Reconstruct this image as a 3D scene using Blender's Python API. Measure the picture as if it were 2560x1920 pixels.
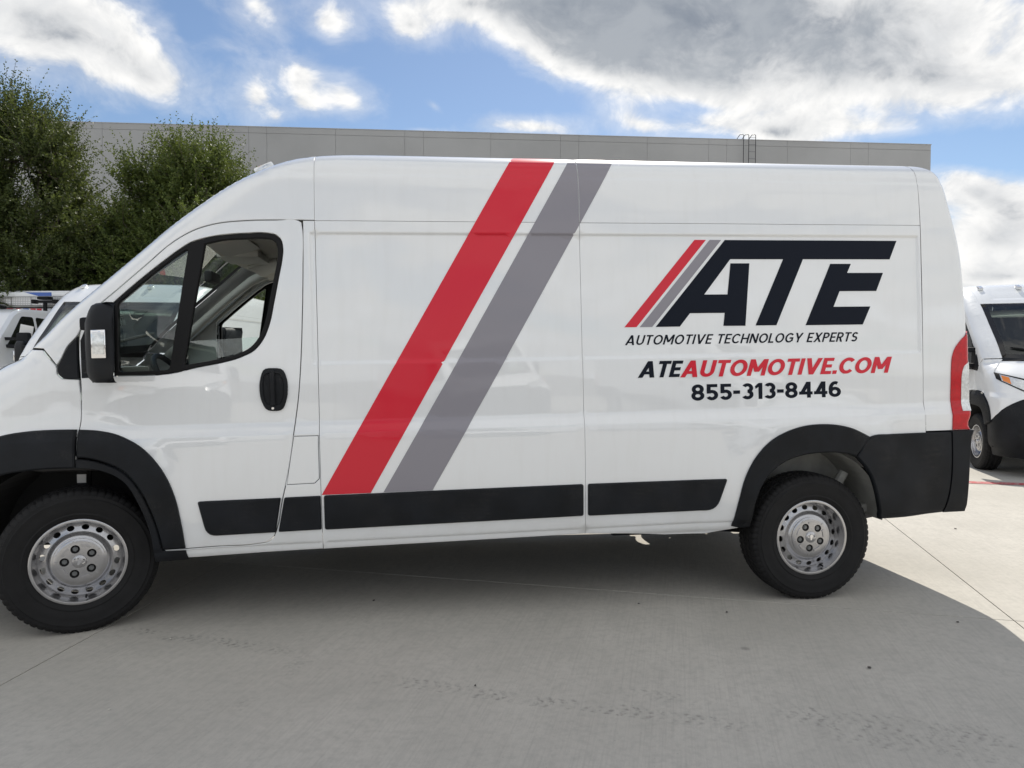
import bpy, math, random
import numpy as np
from mathutils import Vector, Matrix
from mathutils.geometry import delaunay_2d_cdt

for _o in list(bpy.data.objects):
    bpy.data.objects.remove(_o, do_unlink=True)
SC = bpy.context.scene
COL = SC.collection
rng = np.random.default_rng(7)

# ------------------------------------------------------------------ camera
CAM_POS = np.array([1.7249, -4.8445, 1.3827])
YAW, PITCH, ROLL = math.radians(7.86), math.radians(-1.682), math.radians(0.114)
_f = np.array([math.sin(YAW)*math.cos(PITCH), math.cos(YAW)*math.cos(PITCH), math.sin(PITCH)])
_r = np.array([math.cos(YAW), -math.sin(YAW), 0.0]); _u = np.cross(_r, _f)
_c, _s = math.cos(ROLL), math.sin(ROLL)
_R, _U = _c*_r+_s*_u, -_s*_r+_c*_u
cam_d = bpy.data.cameras.new('camera')
cam = bpy.data.objects.new('camera', cam_d); COL.objects.link(cam)
cam_d.sensor_fit = 'HORIZONTAL'; cam_d.sensor_width = 36.0
cam_d.lens = 36.0*1775/2560
cam_d.clip_start = 0.05; cam_d.clip_end = 6000
cam.matrix_world = Matrix(((_R[0], _U[0], -_f[0], CAM_POS[0]), (_R[1], _U[1], -_f[1], CAM_POS[1]),
                           (_R[2], _U[2], -_f[2], CAM_POS[2]), (0, 0, 0, 1)))
SC.camera = cam
SC.cycles.max_bounces = 8; SC.cycles.diffuse_bounces = 3; SC.cycles.glossy_bounces = 3; SC.cycles.transmission_bounces = 4; SC.cycles.transparent_max_bounces = 10

# ------------------------------------------------------------------ light
SUN = Vector((0.36, 0.90, 1.0)).normalized()
EL = math.asin(SUN.z); AZ = math.atan2(SUN.x, SUN.y)
SC.view_settings.view_transform = 'Standard'; SC.view_settings.look = 'None'
SC.view_settings.gamma = 1.0; SC.view_settings.use_curve_mapping = False
SC.view_settings.exposure = 1.28
sd = bpy.data.lights.new('sun', 'SUN'); so = bpy.data.objects.new('sun', sd); COL.objects.link(so)
sd.energy = 2.0; sd.angle = math.radians(0.53); sd.color = (1.0, 0.94, 0.84)
so.rotation_euler = SUN.to_track_quat('Z', 'Y').to_euler(); so.location = (6, 12, 20)


class NT:
    """short hand for node trees"""
    def __init__(s, tree):
        s.t = tree; s.t.nodes.clear()
    def n(s, typ, ins=None, **kw):
        nd = s.t.nodes.new(typ)
        for k, v in kw.items(): setattr(nd, k, v)
        for k, v in (ins or {}).items():
            sk = nd.inputs[k]
            if hasattr(v, 'links') or isinstance(v, bpy.types.NodeSocket): s.t.links.new(v, sk)
            else: sk.default_value = v
        return nd
    def m(s, op, a, b=None, c=None, clamp=False):
        nd = s.t.nodes.new('ShaderNodeMath'); nd.operation = op; nd.use_clamp = clamp
        for i, v in enumerate((a, b, c)):
            if v is None: continue
            if isinstance(v, bpy.types.NodeSocket): s.t.links.new(v, nd.inputs[i])
            else: nd.inputs[i].default_value = v
        return nd.outputs[0]
    def ss(s, v, lo, hi, a=0.0, b=1.0):
        nd = s.n('ShaderNodeMapRange', {'Value': v, 'From Min': lo, 'From Max': hi, 'To Min': a, 'To Max': b}, interpolation_type='SMOOTHSTEP')
        return nd.outputs[0]
    def mix(s, f, a, b, blend='MIX'):
        nd = s.n('ShaderNodeMix', data_type='RGBA', blend_type=blend)
        for k, v in ((0, f), (6, a), (7, b)):
            if isinstance(v, bpy.types.NodeSocket): s.t.links.new(v, nd.inputs[k])
            else: nd.inputs[k].default_value = v if k == 0 else (*v, 1.0)[:4]
        return nd.outputs[2]


def px_dir(u, v):
    d = (u-1280)/1775*_R - (v-960)/1775*_U + _f
    return d/np.linalg.norm(d)


CK = 0.16
def px_sky(u, v):
    d = px_dir(u, v)
    return np.array([d[0]/(d[2]+CK), d[1]/(d[2]+CK)])


def build_world():
    w = bpy.data.worlds.new('World'); SC.world = w; w.use_nodes = True
    T = NT(w.node_tree)
    tc = T.n('ShaderNodeTexCoord')
    sep = T.n('ShaderNodeSeparateXYZ', {0: tc.outputs['Generated']})
    zc = T.m('MAXIMUM', sep.outputs[2], 0.0)
    den = T.m('ADD', zc, CK)
    pxv = T.m('DIVIDE', sep.outputs[0], den); pyv = T.m('DIVIDE', sep.outputs[1], den)
    P = T.n('ShaderNodeCombineXYZ', {0: pxv, 1: pyv, 2: 0.0}).outputs[0]
    # billowing noise on the direction itself, a little flattened
    G = T.n('ShaderNodeVectorMath', {0: tc.outputs['Generated'], 1: (1.0, 1.0, 1.35)}, operation='MULTIPLY').outputs[0]
    wn = T.n('ShaderNodeTexNoise', {'Vector': G, 'Scale': 6.0, 'Detail': 2.0, 'Roughness': 0.55})
    wv = T.n('ShaderNodeVectorMath', {0: wn.outputs['Color'], 1: (0.5, 0.5, 0.5)}, operation='SUBTRACT').outputs[0]
    wv = T.n('ShaderNodeVectorMath', {0: wv, 3: 0.10}, operation='SCALE').outputs[0]
    Q = T.n('ShaderNodeVectorMath', {0: G, 1: wv}, operation='ADD').outputs[0]
    n1 = T.n('ShaderNodeTexNoise', {'Vector': Q, 'Scale': 8.5, 'Detail': 6.0, 'Roughness': 0.58, 'Lacunarity': 2.1}).outputs[0]
    n2 = T.n('ShaderNodeTexNoise', {'Vector': Q, 'Scale': 27.0, 'Detail': 4.0, 'Roughness': 0.60}).outputs[0]
    nz = T.m('ADD', T.m('MULTIPLY', T.m('SUBTRACT', n1, 0.5), 1.5), T.m('MULTIPLY', T.m('SUBTRACT', n2, 0.5), 0.60))
    # cloud masses: (pixel centre, pixel end of the long axis, pixel end of the short axis, weight)
    blobs = CLOUDS
    acc = None
    for (c, a, b, wt) in blobs:
        c_, a_, b_ = px_sky(*c), px_sky(*a), px_sky(*b)
        M = np.linalg.inv(np.stack([a_-c_, b_-c_], 1))
        D, E = np.linalg.eigh(M.T@M)
        th = math.atan2(E[1, 0], E[0, 0]); sc = 2.5/np.sqrt(D)
        mp = T.n('ShaderNodeMapping', {'Vector': P, 'Location': (c_[0], c_[1], 0), 'Rotation': (0, 0, th), 'Scale': (sc[0], sc[1], 1)}, vector_type='TEXTURE')
        g = T.n('ShaderNodeTexGradient', {'Vector': mp.outputs[0]}, gradient_type='QUADRATIC_SPHERE').outputs['Fac']
        acc = T.m('MULTIPLY_ADD', g, wt, acc if acc is not None else 0.0)
    # the rest of the sky: broken cumulus, thickened out of view for fill light
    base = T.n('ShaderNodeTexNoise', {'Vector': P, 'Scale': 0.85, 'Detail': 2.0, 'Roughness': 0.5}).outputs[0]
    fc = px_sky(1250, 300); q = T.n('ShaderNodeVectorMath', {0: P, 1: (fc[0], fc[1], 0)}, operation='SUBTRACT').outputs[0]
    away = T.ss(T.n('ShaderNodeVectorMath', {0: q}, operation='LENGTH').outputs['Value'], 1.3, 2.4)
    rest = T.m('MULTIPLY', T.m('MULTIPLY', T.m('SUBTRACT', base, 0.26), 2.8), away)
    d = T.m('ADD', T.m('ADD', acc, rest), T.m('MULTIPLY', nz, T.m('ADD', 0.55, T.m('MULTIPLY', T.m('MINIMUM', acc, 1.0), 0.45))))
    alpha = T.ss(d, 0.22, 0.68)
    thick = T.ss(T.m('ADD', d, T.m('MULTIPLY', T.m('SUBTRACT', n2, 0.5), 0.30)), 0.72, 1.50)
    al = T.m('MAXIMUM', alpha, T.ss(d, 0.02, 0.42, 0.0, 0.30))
    # clouds on the sun's side are seen from their shaded side, those opposite are lit, brightened for fill light
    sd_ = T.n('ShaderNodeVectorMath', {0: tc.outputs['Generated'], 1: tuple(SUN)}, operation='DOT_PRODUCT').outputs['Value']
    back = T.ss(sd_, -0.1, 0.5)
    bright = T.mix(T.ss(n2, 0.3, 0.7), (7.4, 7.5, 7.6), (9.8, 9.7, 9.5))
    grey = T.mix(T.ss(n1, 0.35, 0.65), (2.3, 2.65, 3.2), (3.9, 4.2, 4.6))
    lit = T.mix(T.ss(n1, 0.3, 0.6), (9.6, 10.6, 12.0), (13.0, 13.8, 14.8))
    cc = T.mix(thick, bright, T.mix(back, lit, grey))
    sky = T.n('ShaderNodeTexSky', sky_type='NISHITA', sun_disc=False, sun_elevation=EL, sun_rotation=AZ,
              altitude=200.0, air_density=1.0, dust_density=0.25, ozone_density=2.2)
    hs = T.n('ShaderNodeHueSaturation', {'Saturation': 1.0, 'Value': 1.0, 'Color': sky.outputs[0]}).outputs[0]
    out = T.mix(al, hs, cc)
    # below the horizon: plain haze colour
    up = T.ss(sep.outputs[2], -0.02, 0.01)
    out = T.mix(up, (3.2, 3.5, 3.8), out)
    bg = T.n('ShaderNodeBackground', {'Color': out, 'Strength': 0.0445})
    wo = T.n('ShaderNodeOutputWorld', {'Surface': bg.outputs[0]})
    w.cycles.sampling_method = 'NONE'


CLOUDS = [
    # broad dark deck, upper right
    ((1950, 50), (2700, 90), (1950, 225), 1.35),
    ((2330, 190), (2700, 230), (2310, 270), 0.6),
    ((1450, 20), (1750, 30), (1430, 120), 0.9),
    ((1720, 190), (1960, 230), (1700, 250), 0.55),
    ((1480, 150), (1620, 190), (1460, 200), 0.35),
    ((1180, 10), (1330, 20), (1180, 45), 0.45),
    # large cumulus, upper left
    ((170, 90), (420, 150), (120, 190), 0.85),
    ((370, 195), (500, 260), (335, 245), 0.75),
    ((60, 40), (190, 60), (60, 120), 0.5),
    # puffs
    ((640, 15), (710, 30), (640, 65), 0.62),
    ((645, 235), (690, 205), (660, 280), 0.72),
    ((745, 185), (780, 210), (730, 215), 0.68),
    ((870, 250), (950, 275), (865, 295), 0.78),
    ((760, 258), (815, 270), (755, 285), 0.64),
    ((690, 292), (720, 292), (690, 310), 0.45),
    ((825, 58), (866, 88), (800, 88), 0.72),
    ((1025, 62), (1070, 78), (1012, 95), 0.66),
    ((1085, 265), (1105, 280), (1080, 275), 0.40),
    # low cumulus above the roofs
    ((1340, 318), (1480, 330), (1340, 345), 0.80),
    ((1600, 310), (1680, 330), (1600, 340), 0.62),
    ((1930, 330), (2070, 345), (1930, 290), 1.05),
    ((2170, 318), (2300, 322), (2170, 345), 0.50),
    ((2450, 480), (2600, 520), (2440, 400), 0.95),
    ((2480, 600), (2640, 600), (2480, 660), 0.55),
    ((2520, 690), (2700, 690), (2520, 715), 0.6),
    # clear blue gaps
    ((2420, 385), (2620, 395), (2420, 425), -0.75),
    ((1180, 170), (1400, 260), (1100, 240), -0.55),
    ((480, 60), (540, 90), (470, 130), -0.35),
    ((1750, 275), (1850, 280), (1750, 300), -0.45),
    ((1060, 326), (1110, 328), (1060, 334), 0.5),
]
build_world()

# ------------------------------------------------------------------ materials
def mat(name, base=(0.5, 0.5, 0.5), rough=0.5, metal=0.0, coat=0.0, spec=0.5, bump=0.0, bscale=200.0, vary=0.0, vscale=6.0,
        emit=None, trans=0.0, coat_rough=0.03, dust=0.0, dust_scale=900.0, coat_ior=1.5):
    m = bpy.data.materials.new(name); m.use_nodes = True
    T = NT(m.node_tree)
    tc = T.n('ShaderNodeTexCoord'); P = tc.outputs['Object']
    col = None
    if vary > 0:
        nz = T.n('ShaderNodeTexNoise', {'Vector': P, 'Scale': vscale, 'Detail': 6.0, 'Roughness': 0.6}).outputs[0]
        lo = tuple(c*(1-vary) for c in base); hi = tuple(min(1, c*(1+vary)) for c in base)
        col = T.mix(T.ss(nz, 0.3, 0.7), lo, hi)
    if dust > 0:
        sp = T.n('ShaderNodeTexNoise', {'Vector': P, 'Scale': dust_scale, 'Detail': 2.0}).outputs[0]
        big = T.n('ShaderNodeTexNoise', {'Vector': P, 'Scale': 5.0, 'Detail': 3.0}).outputs[0]
        f = T.m('MULTIPLY', T.ss(sp, 0.62, 0.72), T.m('MULTIPLY', T.ss(big, 0.45, 0.7), dust))
        col = T.mix(f, col if col is not None else base, (0.30, 0.28, 0.25))
    b = T.n('ShaderNodeBsdfPrincipled', {'Roughness': rough, 'Metallic': metal, 'Coat Weight': coat, 'Coat Roughness': coat_rough,
                                        'Specular IOR Level': spec, 'Transmission Weight': trans, 'Coat IOR': coat_ior})
    if col is not None: T.t.links.new(col, b.inputs['Base Color'])
    else: b.inputs['Base Color'].default_value = (*base, 1)
    if bump > 0:
        nb = T.n('ShaderNodeTexNoise', {'Vector': P, 'Scale': bscale, 'Detail': 3.0}).outputs[0]
        bp = T.n('ShaderNodeBump', {'Height': nb, 'Strength': bump, 'Distance': 0.002})
        T.t.links.new(bp.outputs[0], b.inputs['Normal'])
    if emit: b.inputs['Emission Color'].default_value = (*emit, 1); b.inputs['Emission Strength'].default_value = 1.0
    T.n('ShaderNodeOutputMaterial', {'Surface': b.outputs[0]})
    return m


def glass_mat(name, tint=(0.8, 0.9, 0.86), ior=1.5):
    m = bpy.data.materials.new(name); m.use_nodes = True
    T = NT(m.node_tree)
    tr = T.n('ShaderNodeBsdfTransparent', {'Color': (*tint, 1)})
    gl = T.n('ShaderNodeBsdfGlossy', {'Roughness': 0.004})
    bf = T.n('ShaderNodeNewGeometry').outputs['Backfacing']
    fr = T.n('ShaderNodeFresnel', {'IOR': T.m('ADD', ior, T.m('MULTIPLY', bf, 1/ior-ior))})
    f = T.m('MULTIPLY', fr.outputs[0], 1.6, clamp=True)
    mx = T.n('ShaderNodeMixShader', {0: f, 1: tr.outputs[0], 2: gl.outputs[0]})
    T.n('ShaderNodeOutputMaterial', {'Surface': mx.outputs[0]})
    return m


M = {}
def white_paint():
    m = bpy.data.materials.new('white_paint'); m.use_nodes = True; T = NT(m.node_tree)
    P = T.n('ShaderNodeTexCoord').outputs['Object']; sp = T.n('ShaderNodeSeparateXYZ', {0: P})
    big = T.n('ShaderNodeTexNoise', {'Vector': P, 'Scale': 3.0, 'Detail': 5.0, 'Roughness': 0.6}).outputs[0]
    st = T.n('ShaderNodeTexNoise', {'Vector': T.n('ShaderNodeMapping', {'Vector': P, 'Scale': (9.0, 9.0, 1.2)}).outputs[0], 'Scale': 3.0, 'Detail': 4.0}).outputs[0]
    # road film low down, faint rain streaks above
    low = T.m('MULTIPLY', T.ss(sp.outputs[2], 0.85, 0.38), T.ss(big, 0.30, 0.72, 0.04, 0.26))
    c = T.mix(T.ss(st, 0.45, 0.75, 0.0, 0.07), (0.82, 0.84, 0.86), (0.60, 0.59, 0.56))
    c = T.mix(low, c, (0.52, 0.49, 0.43))
    b = T.n('ShaderNodeBsdfPrincipled', {'Base Color': c, 'Roughness': 0.35, 'Coat Weight': T.m('SUBTRACT', 1.0, low), 'Coat Roughness': 0.025, 'Coat IOR': 1.8})
    T.n('ShaderNodeOutputMaterial', {'Surface': b.outputs[0]}); return m
M['white'] = white_paint()
M['black'] = mat('black_plastic', (0.007, 0.0085, 0.0115), 0.55, spec=0.24, bump=0.35, bscale=700, dust=0.7, vary=0.35, vscale=4)
M['seal'] = mat('black_rubber_seal', (0.009, 0.009, 0.010), 0.55, spec=0.2)
M['liner'] = mat('wheel_arch_liner', (0.016, 0.016, 0.017), 0.85, bump=0.3, bscale=60)
M['tub'] = mat('grey_primer', (0.30, 0.30, 0.285), 0.65, vary=0.2)
M['rubber'] = mat('tyre_rubber', (0.010, 0.010, 0.011), 0.7, spec=0.3, bump=0.15, bscale=250, vary=0.2, vscale=9)
M['steel'] = mat('silver_wheel_paint', (0.48, 0.48, 0.495), 0.25, metal=0.92, vary=0.06, vscale=20)
M['darksteel'] = mat('dark_steel', (0.05, 0.05, 0.055), 0.4, metal=0.7)
M['lug'] = mat('lug_steel', (0.20, 0.21, 0.22), 0.35, metal=0.8)
M['chrome'] = mat('chrome', (0.8, 0.8, 0.82), 0.08, metal=1.0)
M['red_vinyl'] = mat('red_vinyl', (0.66, 0.012, 0.034), 0.3, spec=0.3, coat=0.35, coat_rough=0.05)
M['grey_vinyl'] = mat('grey_vinyl', (0.26, 0.25, 0.285), 0.3, spec=0.4, coat=0.35, coat_rough=0.05)
M['navy_vinyl'] = mat('navy_vinyl', (0.004, 0.007, 0.016), 0.4, spec=0.16)
M['red_lens'] = mat('red_lens', (0.50, 0.004, 0.012), 0.18, spec=0.3, coat=0.45, vary=0.12, vscale=45)
M['clear_lens'] = mat('clear_lens', (0.72, 0.74, 0.75), 0.14, metal=0.45, coat=1.0, vary=0.18, vscale=60)
M['amber'] = mat('amber_lens', (0.85, 0.25, 0.03), 0.15, coat=1.0)
M['glass'] = glass_mat('window_glass', (0.90, 0.96, 0.94))
M['wind'] = glass_mat('windscreen_glass', (0.83, 0.93, 0.89))
M['mirror'] = mat('mirror_glass', (0.85, 0.88, 0.9), 0.02, metal=1.0)
M['headliner'] = mat('headliner_cloth', (0.70, 0.67, 0.61), 0.9, bump=0.2, bscale=400)
M['trim'] = mat('light_grey_trim', (0.60, 0.59, 0.56), 0.6)
M['dash'] = mat('dark_dashboard_plastic', (0.022, 0.022, 0.024), 0.6, bump=0.2, bscale=500)
M['seat'] = mat('dark_seat_cloth', (0.035, 0.035, 0.038), 0.9, bump=0.3, bscale=600)
M['paper'] = mat('white_paper', (0.75, 0.75, 0.74), 0.7)
M['frit'] = mat('black_glass_border', (0.012, 0.012, 0.013), 0.12)


# ------------------------------------------------------------------ mesh helpers
def link(o, parent=None):
    COL.objects.link(o)
    if parent is not None: o.parent = parent
    return o


def mesh_obj(name, V, F, m, parent=None, N=None, smooth=True, loc=None):
    me = bpy.data.meshes.new(name)
    V = np.asarray(V, float)
    me.from_pydata(V.tolist(), [], [list(map(int, f)) for f in F])
    if m is not None: me.materials.append(M[m] if isinstance(m, str) else m)
    if smooth: me.polygons.foreach_set('use_smooth', np.ones(len(me.polygons), bool))
    me.update()
    if N is not None: me.normals_split_custom_set_from_vertices([tuple(n) for n in np.asarray(N, float)])
    o = bpy.data.objects.new(name, me)
    link(o, parent)
    if loc is not None: o.location = loc
    return o


def empty(name, parent=None, loc=(0, 0, 0), rz=0.0):
    o = bpy.data.objects.new(name, None); o.empty_display_size = 0.2
    o.location = loc; o.rotation_euler = (0, 0, rz)
    return link(o, parent)


def tag(o, label, cat, group=None, kind=None):
    o['label'] = label; o['category'] = cat
    if group: o['group'] = group
    if kind: o['kind'] = kind
    return o


class MB:
    """collects simple solids into one mesh"""
    def __init__(s): s.V = []; s.F = []
    def add(s, V, F):
        k = len(s.V); s.V += [tuple(v) for v in V]; s.F += [tuple(i+k for i in f) for f in F]; return s
    def box(s, c, d, rot=None, bev=0.0):
        hx, hy, hz = d[0]/2, d[1]/2, d[2]/2
        if bev <= 0:
            V = [Vector((x*hx, y*hy, z*hz)) for x in (-1, 1) for y in (-1, 1) for z in (-1, 1)]
            F = [(0, 1, 3, 2), (4, 6, 7, 5), (0, 4, 5, 1), (2, 3, 7, 6), (0, 2, 6, 4), (1, 5, 7, 3)]
        else:
            import bmesh
            bm = bmesh.new(); bmesh.ops.create_cube(bm, size=1.0)
            bmesh.ops.scale(bm, vec=d, verts=bm.verts)
            bmesh.ops.bevel(bm, geom=bm.edges[:], offset=bev, segments=2, affect='EDGES', profile=0.6)
            bm.verts.index_update(); V = [v.co.copy() for v in bm.verts]; F = [[v.index for v in f.verts] for f in bm.faces]; bm.free()
        R_ = rot if rot is not None else Matrix.Identity(3)
        return s.add([R_ @ v + Vector(c) for v in V], F)
    def tube(s, pts, r, n=10, cap=True):
        pts = [Vector(p) for p in pts]; rs = r if hasattr(r, '__len__') else [r]*len(pts)
        V = []; F = []
        up = None
        for i, p in enumerate(pts):
            t = (pts[min(i+1, len(pts)-1)]-pts[max(i-1, 0)]).normalized()
            if up is None: up = t.orthogonal().normalized()
            a = (up - t*up.dot(t)).normalized(); b = t.cross(a); up = a
            for k in range(n):
                th = 2*math.pi*k/n; V.append(p+rs[i]*(a*math.cos(th)+b*math.sin(th)))
        for i in range(len(pts)-1):
            for k in range(n):
                F.append((i*n+k, i*n+(k+1) % n, (i+1)*n+(k+1) % n, (i+1)*n+k))
        if cap: F.append(tuple(range(n))[::-1]); F.append(tuple((len(pts)-1)*n+k for k in range(n)))
        return s.add(V, F)
    def lathe(s, prof, n=64, axis='Y', close=False):
        """prof: (r, h); axis Y: h along +y"""
        V = []; F = []
        for (r, h) in prof:
            for k in range(n):
                th = 2*math.pi*k/n
                V.append((r*math.cos(th), h, r*math.sin(th)) if axis == 'Y' else (r*math.cos(th), r*math.sin(th), h))
        for i in range(len(prof)-1):
            for k in range(n):
                F.append((i*n+k, (i+1)*n+k, (i+1)*n+(k+1) % n, i*n+(k+1) % n))
        return s.add(V, F)
    def prism(s, poly, y0, y1):
        n = len(poly); V = [(x, y0, z) for x, z in poly]+[(x, y1, z) for x, z in poly]
        F = [tuple(range(n)), tuple(range(2*n-1, n-1, -1))]+[(i, i+n, (i+1) % n+n, (i+1) % n) for i in range(n)]
        return s.add(V, F)
    def obj(s, name, m, parent=None, smooth=False, loc=None, fn=None, auto=None):
        V = np.array([tuple(v) for v in s.V])
        if fn is not None: V = fn(V)
        o = mesh_obj(name, V, s.F, m, parent, smooth=smooth, loc=loc)
        if auto: sharp(o, auto)
        return o


def sharp(o, deg=35):
    import bmesh
    bm = bmesh.new(); bm.from_mesh(o.data)
    bmesh.ops.recalc_face_normals(bm, faces=bm.faces)
    a = math.radians(deg)
    for f in bm.faces: f.smooth = True
    for e in bm.edges:
        e.smooth = not (len(e.link_faces) == 2 and e.calc_face_angle(0.0) > a)
    bm.to_mesh(o.data); bm.free(); o.data.update()


def pchip(pts):
    p = np.array(sorted(pts), float); x, y = p[:, 0], p[:, 1]
    h = np.diff(x); d = np.diff(y)/h; m = np.zeros_like(x)
    m[0], m[-1] = d[0], d[-1]
    for i in range(1, len(x)-1):
        if d[i-1]*d[i] > 0:
            w1, w2 = 2*h[i]+h[i-1], h[i]+2*h[i-1]
            m[i] = (w1+w2)/(w1/d[i-1]+w2/d[i])
    def f(q):
        q = np.clip(np.asarray(q, float), x[0], x[-1])
        i = np.clip(np.searchsorted(x, q)-1, 0, len(x)-2)
        t = (q-x[i])/h[i]
        return (y[i]*(1+2*t)*(1-t)**2+h[i]*m[i]*t*(1-t)**2+y[i+1]*t*t*(3-2*t)+h[i]*m[i+1]*t*t*(t-1))
    return f


def sstep(v, a, b):
    t = np.clip((np.asarray(v, float)-a)/(b-a), 0, 1); return t*t*(3-2*t)


def inside(pts, poly):
    x, z = pts[:, 0], pts[:, 1]; r = np.zeros(len(pts), bool); n = len(poly)
    for i in range(n):
        (x1, z1), (x2, z2) = poly[i], poly[(i+1) % n]
        if z1 == z2: continue
        c = ((z1 > z) != (z2 > z)) & (x < (x2-x1)*(z-z1)/(z2-z1)+x1); r ^= c
    return r


def area(poly):
    p = np.asarray(poly); q = np.roll(p, -1, 0); return 0.5*np.sum(p[:, 0]*q[:, 1]-q[:, 0]*p[:, 1])


def resample(poly, step):
    out = []
    n = len(poly)
    for i in range(n):
        a, b = np.array(poly[i], float), np.array(poly[(i+1) % n], float)
        k = max(1, int(math.ceil(np.linalg.norm(b-a)/step)))
        for j in range(k): out.append(a+(b-a)*j/k)
    return np.array(out)


def smooth_poly(poly, n=4, corner=38.0):
    """spline through the points of a closed outline, keeping its sharp corners"""
    p = [np.array(q, float) for q in poly]; N_ = len(p); sharp_ = []
    for i in range(N_):
        a, b = p[i]-p[i-1], p[(i+1) % N_]-p[i]
        c = np.dot(a, b)/(np.linalg.norm(a)*np.linalg.norm(b)+1e-12); sharp_.append(math.degrees(math.acos(max(-1, min(1, c)))) > corner)
    out = []
    for i in range(N_):
        p1, p2 = p[i], p[(i+1) % N_]; L = np.linalg.norm(p2-p1)
        p0 = p1-(p2-p1) if sharp_[i] else p[i-1]; p3 = p2+(p2-p1) if sharp_[(i+1) % N_] else p[(i+2) % N_]
        d0, d1 = np.linalg.norm(p1-p0)+1e-9, np.linalg.norm(p3-p2)+1e-9
        m1 = ((p1-p0)/d0*L+(p2-p1)*d0/L)/(d0/L+1)*1.0; m2 = ((p3-p2)/d1*L+(p2-p1)*d1/L)/(d1/L+1)*1.0
        for k in range(n):
            t = k/n; out.append(p1*(1+2*t)*(1-t)**2+m1*t*(1-t)**2+p2*t*t*(3-2*t)+m2*t*t*(t-1))
    return np.array(out)


def inset(poly, d):
    """inset a CCW polygon by d"""
    p = np.asarray(poly, float)
    if d == 0: return p
    e = np.roll(p, -1, 0)-p; e /= np.linalg.norm(e, axis=1)[:, None]+1e-12
    nrm = np.stack([-e[:, 1], e[:, 0]], 1); prv = np.roll(nrm, 1, 0)
    s = nrm+prv; k = np.maximum(1+np.sum(nrm*prv, 1), 0.35)[:, None]
    return p+d*s/k


def rounded(poly, r, n=5):
    """round the corners of a polygon; r a number or one per corner"""
    p = [np.array(q, float) for q in poly]; out = []
    for i, q in enumerate(p):
        rr = r[i] if hasattr(r, '__len__') else r
        a, b = p[i-1]-q, p[(i+1) % len(p)]-q
        la, lb = np.linalg.norm(a), np.linalg.norm(b)
        rr = min(rr, la*0.45, lb*0.45)
        if rr <= 1e-6: out.append(q); continue
        s, e = q+a/la*rr, q+b/lb*rr
        for j in range(n+1):
            t = j/n; out.append((1-t)**2*s+2*t*(1-t)*q+t*t*e)
    return np.array(out)


# ------------------------------------------------------------------ the van's body surface (x back, y right, z up; front axle at x = 0)
RAKE = 0.02108
def rake(V):
    V = np.array(V, float); x, z = V[:, 0].copy(), V[:, 2].copy()
    V[:, 0] = x-RAKE*(z-0.5); V[:, 2] = z+RAKE*x
    return V
def rakeN(N):
    N = np.array(N, float); x, z = N[:, 0].copy(), N[:, 2].copy()
    N[:, 0] = x-RAKE*z; N[:, 2] = z+RAKE*x
    return N


_W = pchip([(0.20, 0.95), (0.345, 0.972), (0.365, 0.988), (0.385, 0.996), (0.403, 0.998), (0.410, 1.005), (0.50, 1.015), (0.70, 1.024), (0.90, 1.027), (0.985, 1.027),
            (0.992, 1.025), (1.045, 1.007), (1.052, 1.006), (1.20, 1.005), (1.345, 1.003), (1.60, 0.998), (1.90, 0.989), (2.10, 0.981), (2.25, 0.969),
            (2.345, 0.957), (2.355, 0.953), (2.40, 0.943), (2.435, 0.925), (2.46, 0.900), (2.478, 0.87), (2.492, 0.83), (2.503, 0.78), (2.515, 0.68), (2.526, 0.45), (2.531, 0.2), (2.533, 0.0)])
_XF = pchip([(0.20, -0.86), (0.35, -0.92), (0.5, -0.95), (0.75, -0.95), (0.9, -0.93), (1.05, -0.88), (1.15, -0.82), (1.25, -0.72), (1.33, -0.58),
             (1.375, -0.47), (1.41, -0.36), (1.462, -0.27), (1.626, -0.105), (1.689, -0.037), (1.839, 0.139), (1.968, 0.287), (2.099, 0.437), (2.215, 0.587),
             (2.325, 0.739), (2.396, 0.853), (2.436, 0.929), (2.468, 0.995), (2.49, 1.08), (2.505, 1.2), (2.52, 1.45), (2.53, 1.75), (2.534, 2.0)])
_LF = pchip([(0.2, 0.50), (0.9, 0.55), (1.2, 0.62), (1.35, 0.60), (1.45, 0.46), (2.2, 0.45), (2.45, 0.5), (2.53, 0.6)])
_NF = pchip([(0.2, 3.4), (0.9, 3.2), (1.2, 3.0), (1.38, 3.4), (1.5, 5.0), (2.25, 5.0), (2.45, 4.0), (2.53, 3.0)])
_XR = pchip([(0.2, 5.01), (0.45, 5.038), (0.85, 5.055), (0.89, 5.09), (1.0, 5.13), (1.5, 5.127), (1.9, 5.100), (2.2, 5.040), (2.375, 4.998), (2.43, 4.975), (2.47, 4.930), (2.50, 4.85), (2.52, 4.75), (2.533, 4.53)])
NR = 2.3
_LR = pchip([(0.2, 0.065), (0.86, 0.065), (0.93, 0.13), (2.55, 0.13)])
PANELS = [(1.216, 2.656), (2.680, 4.715)]


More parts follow.
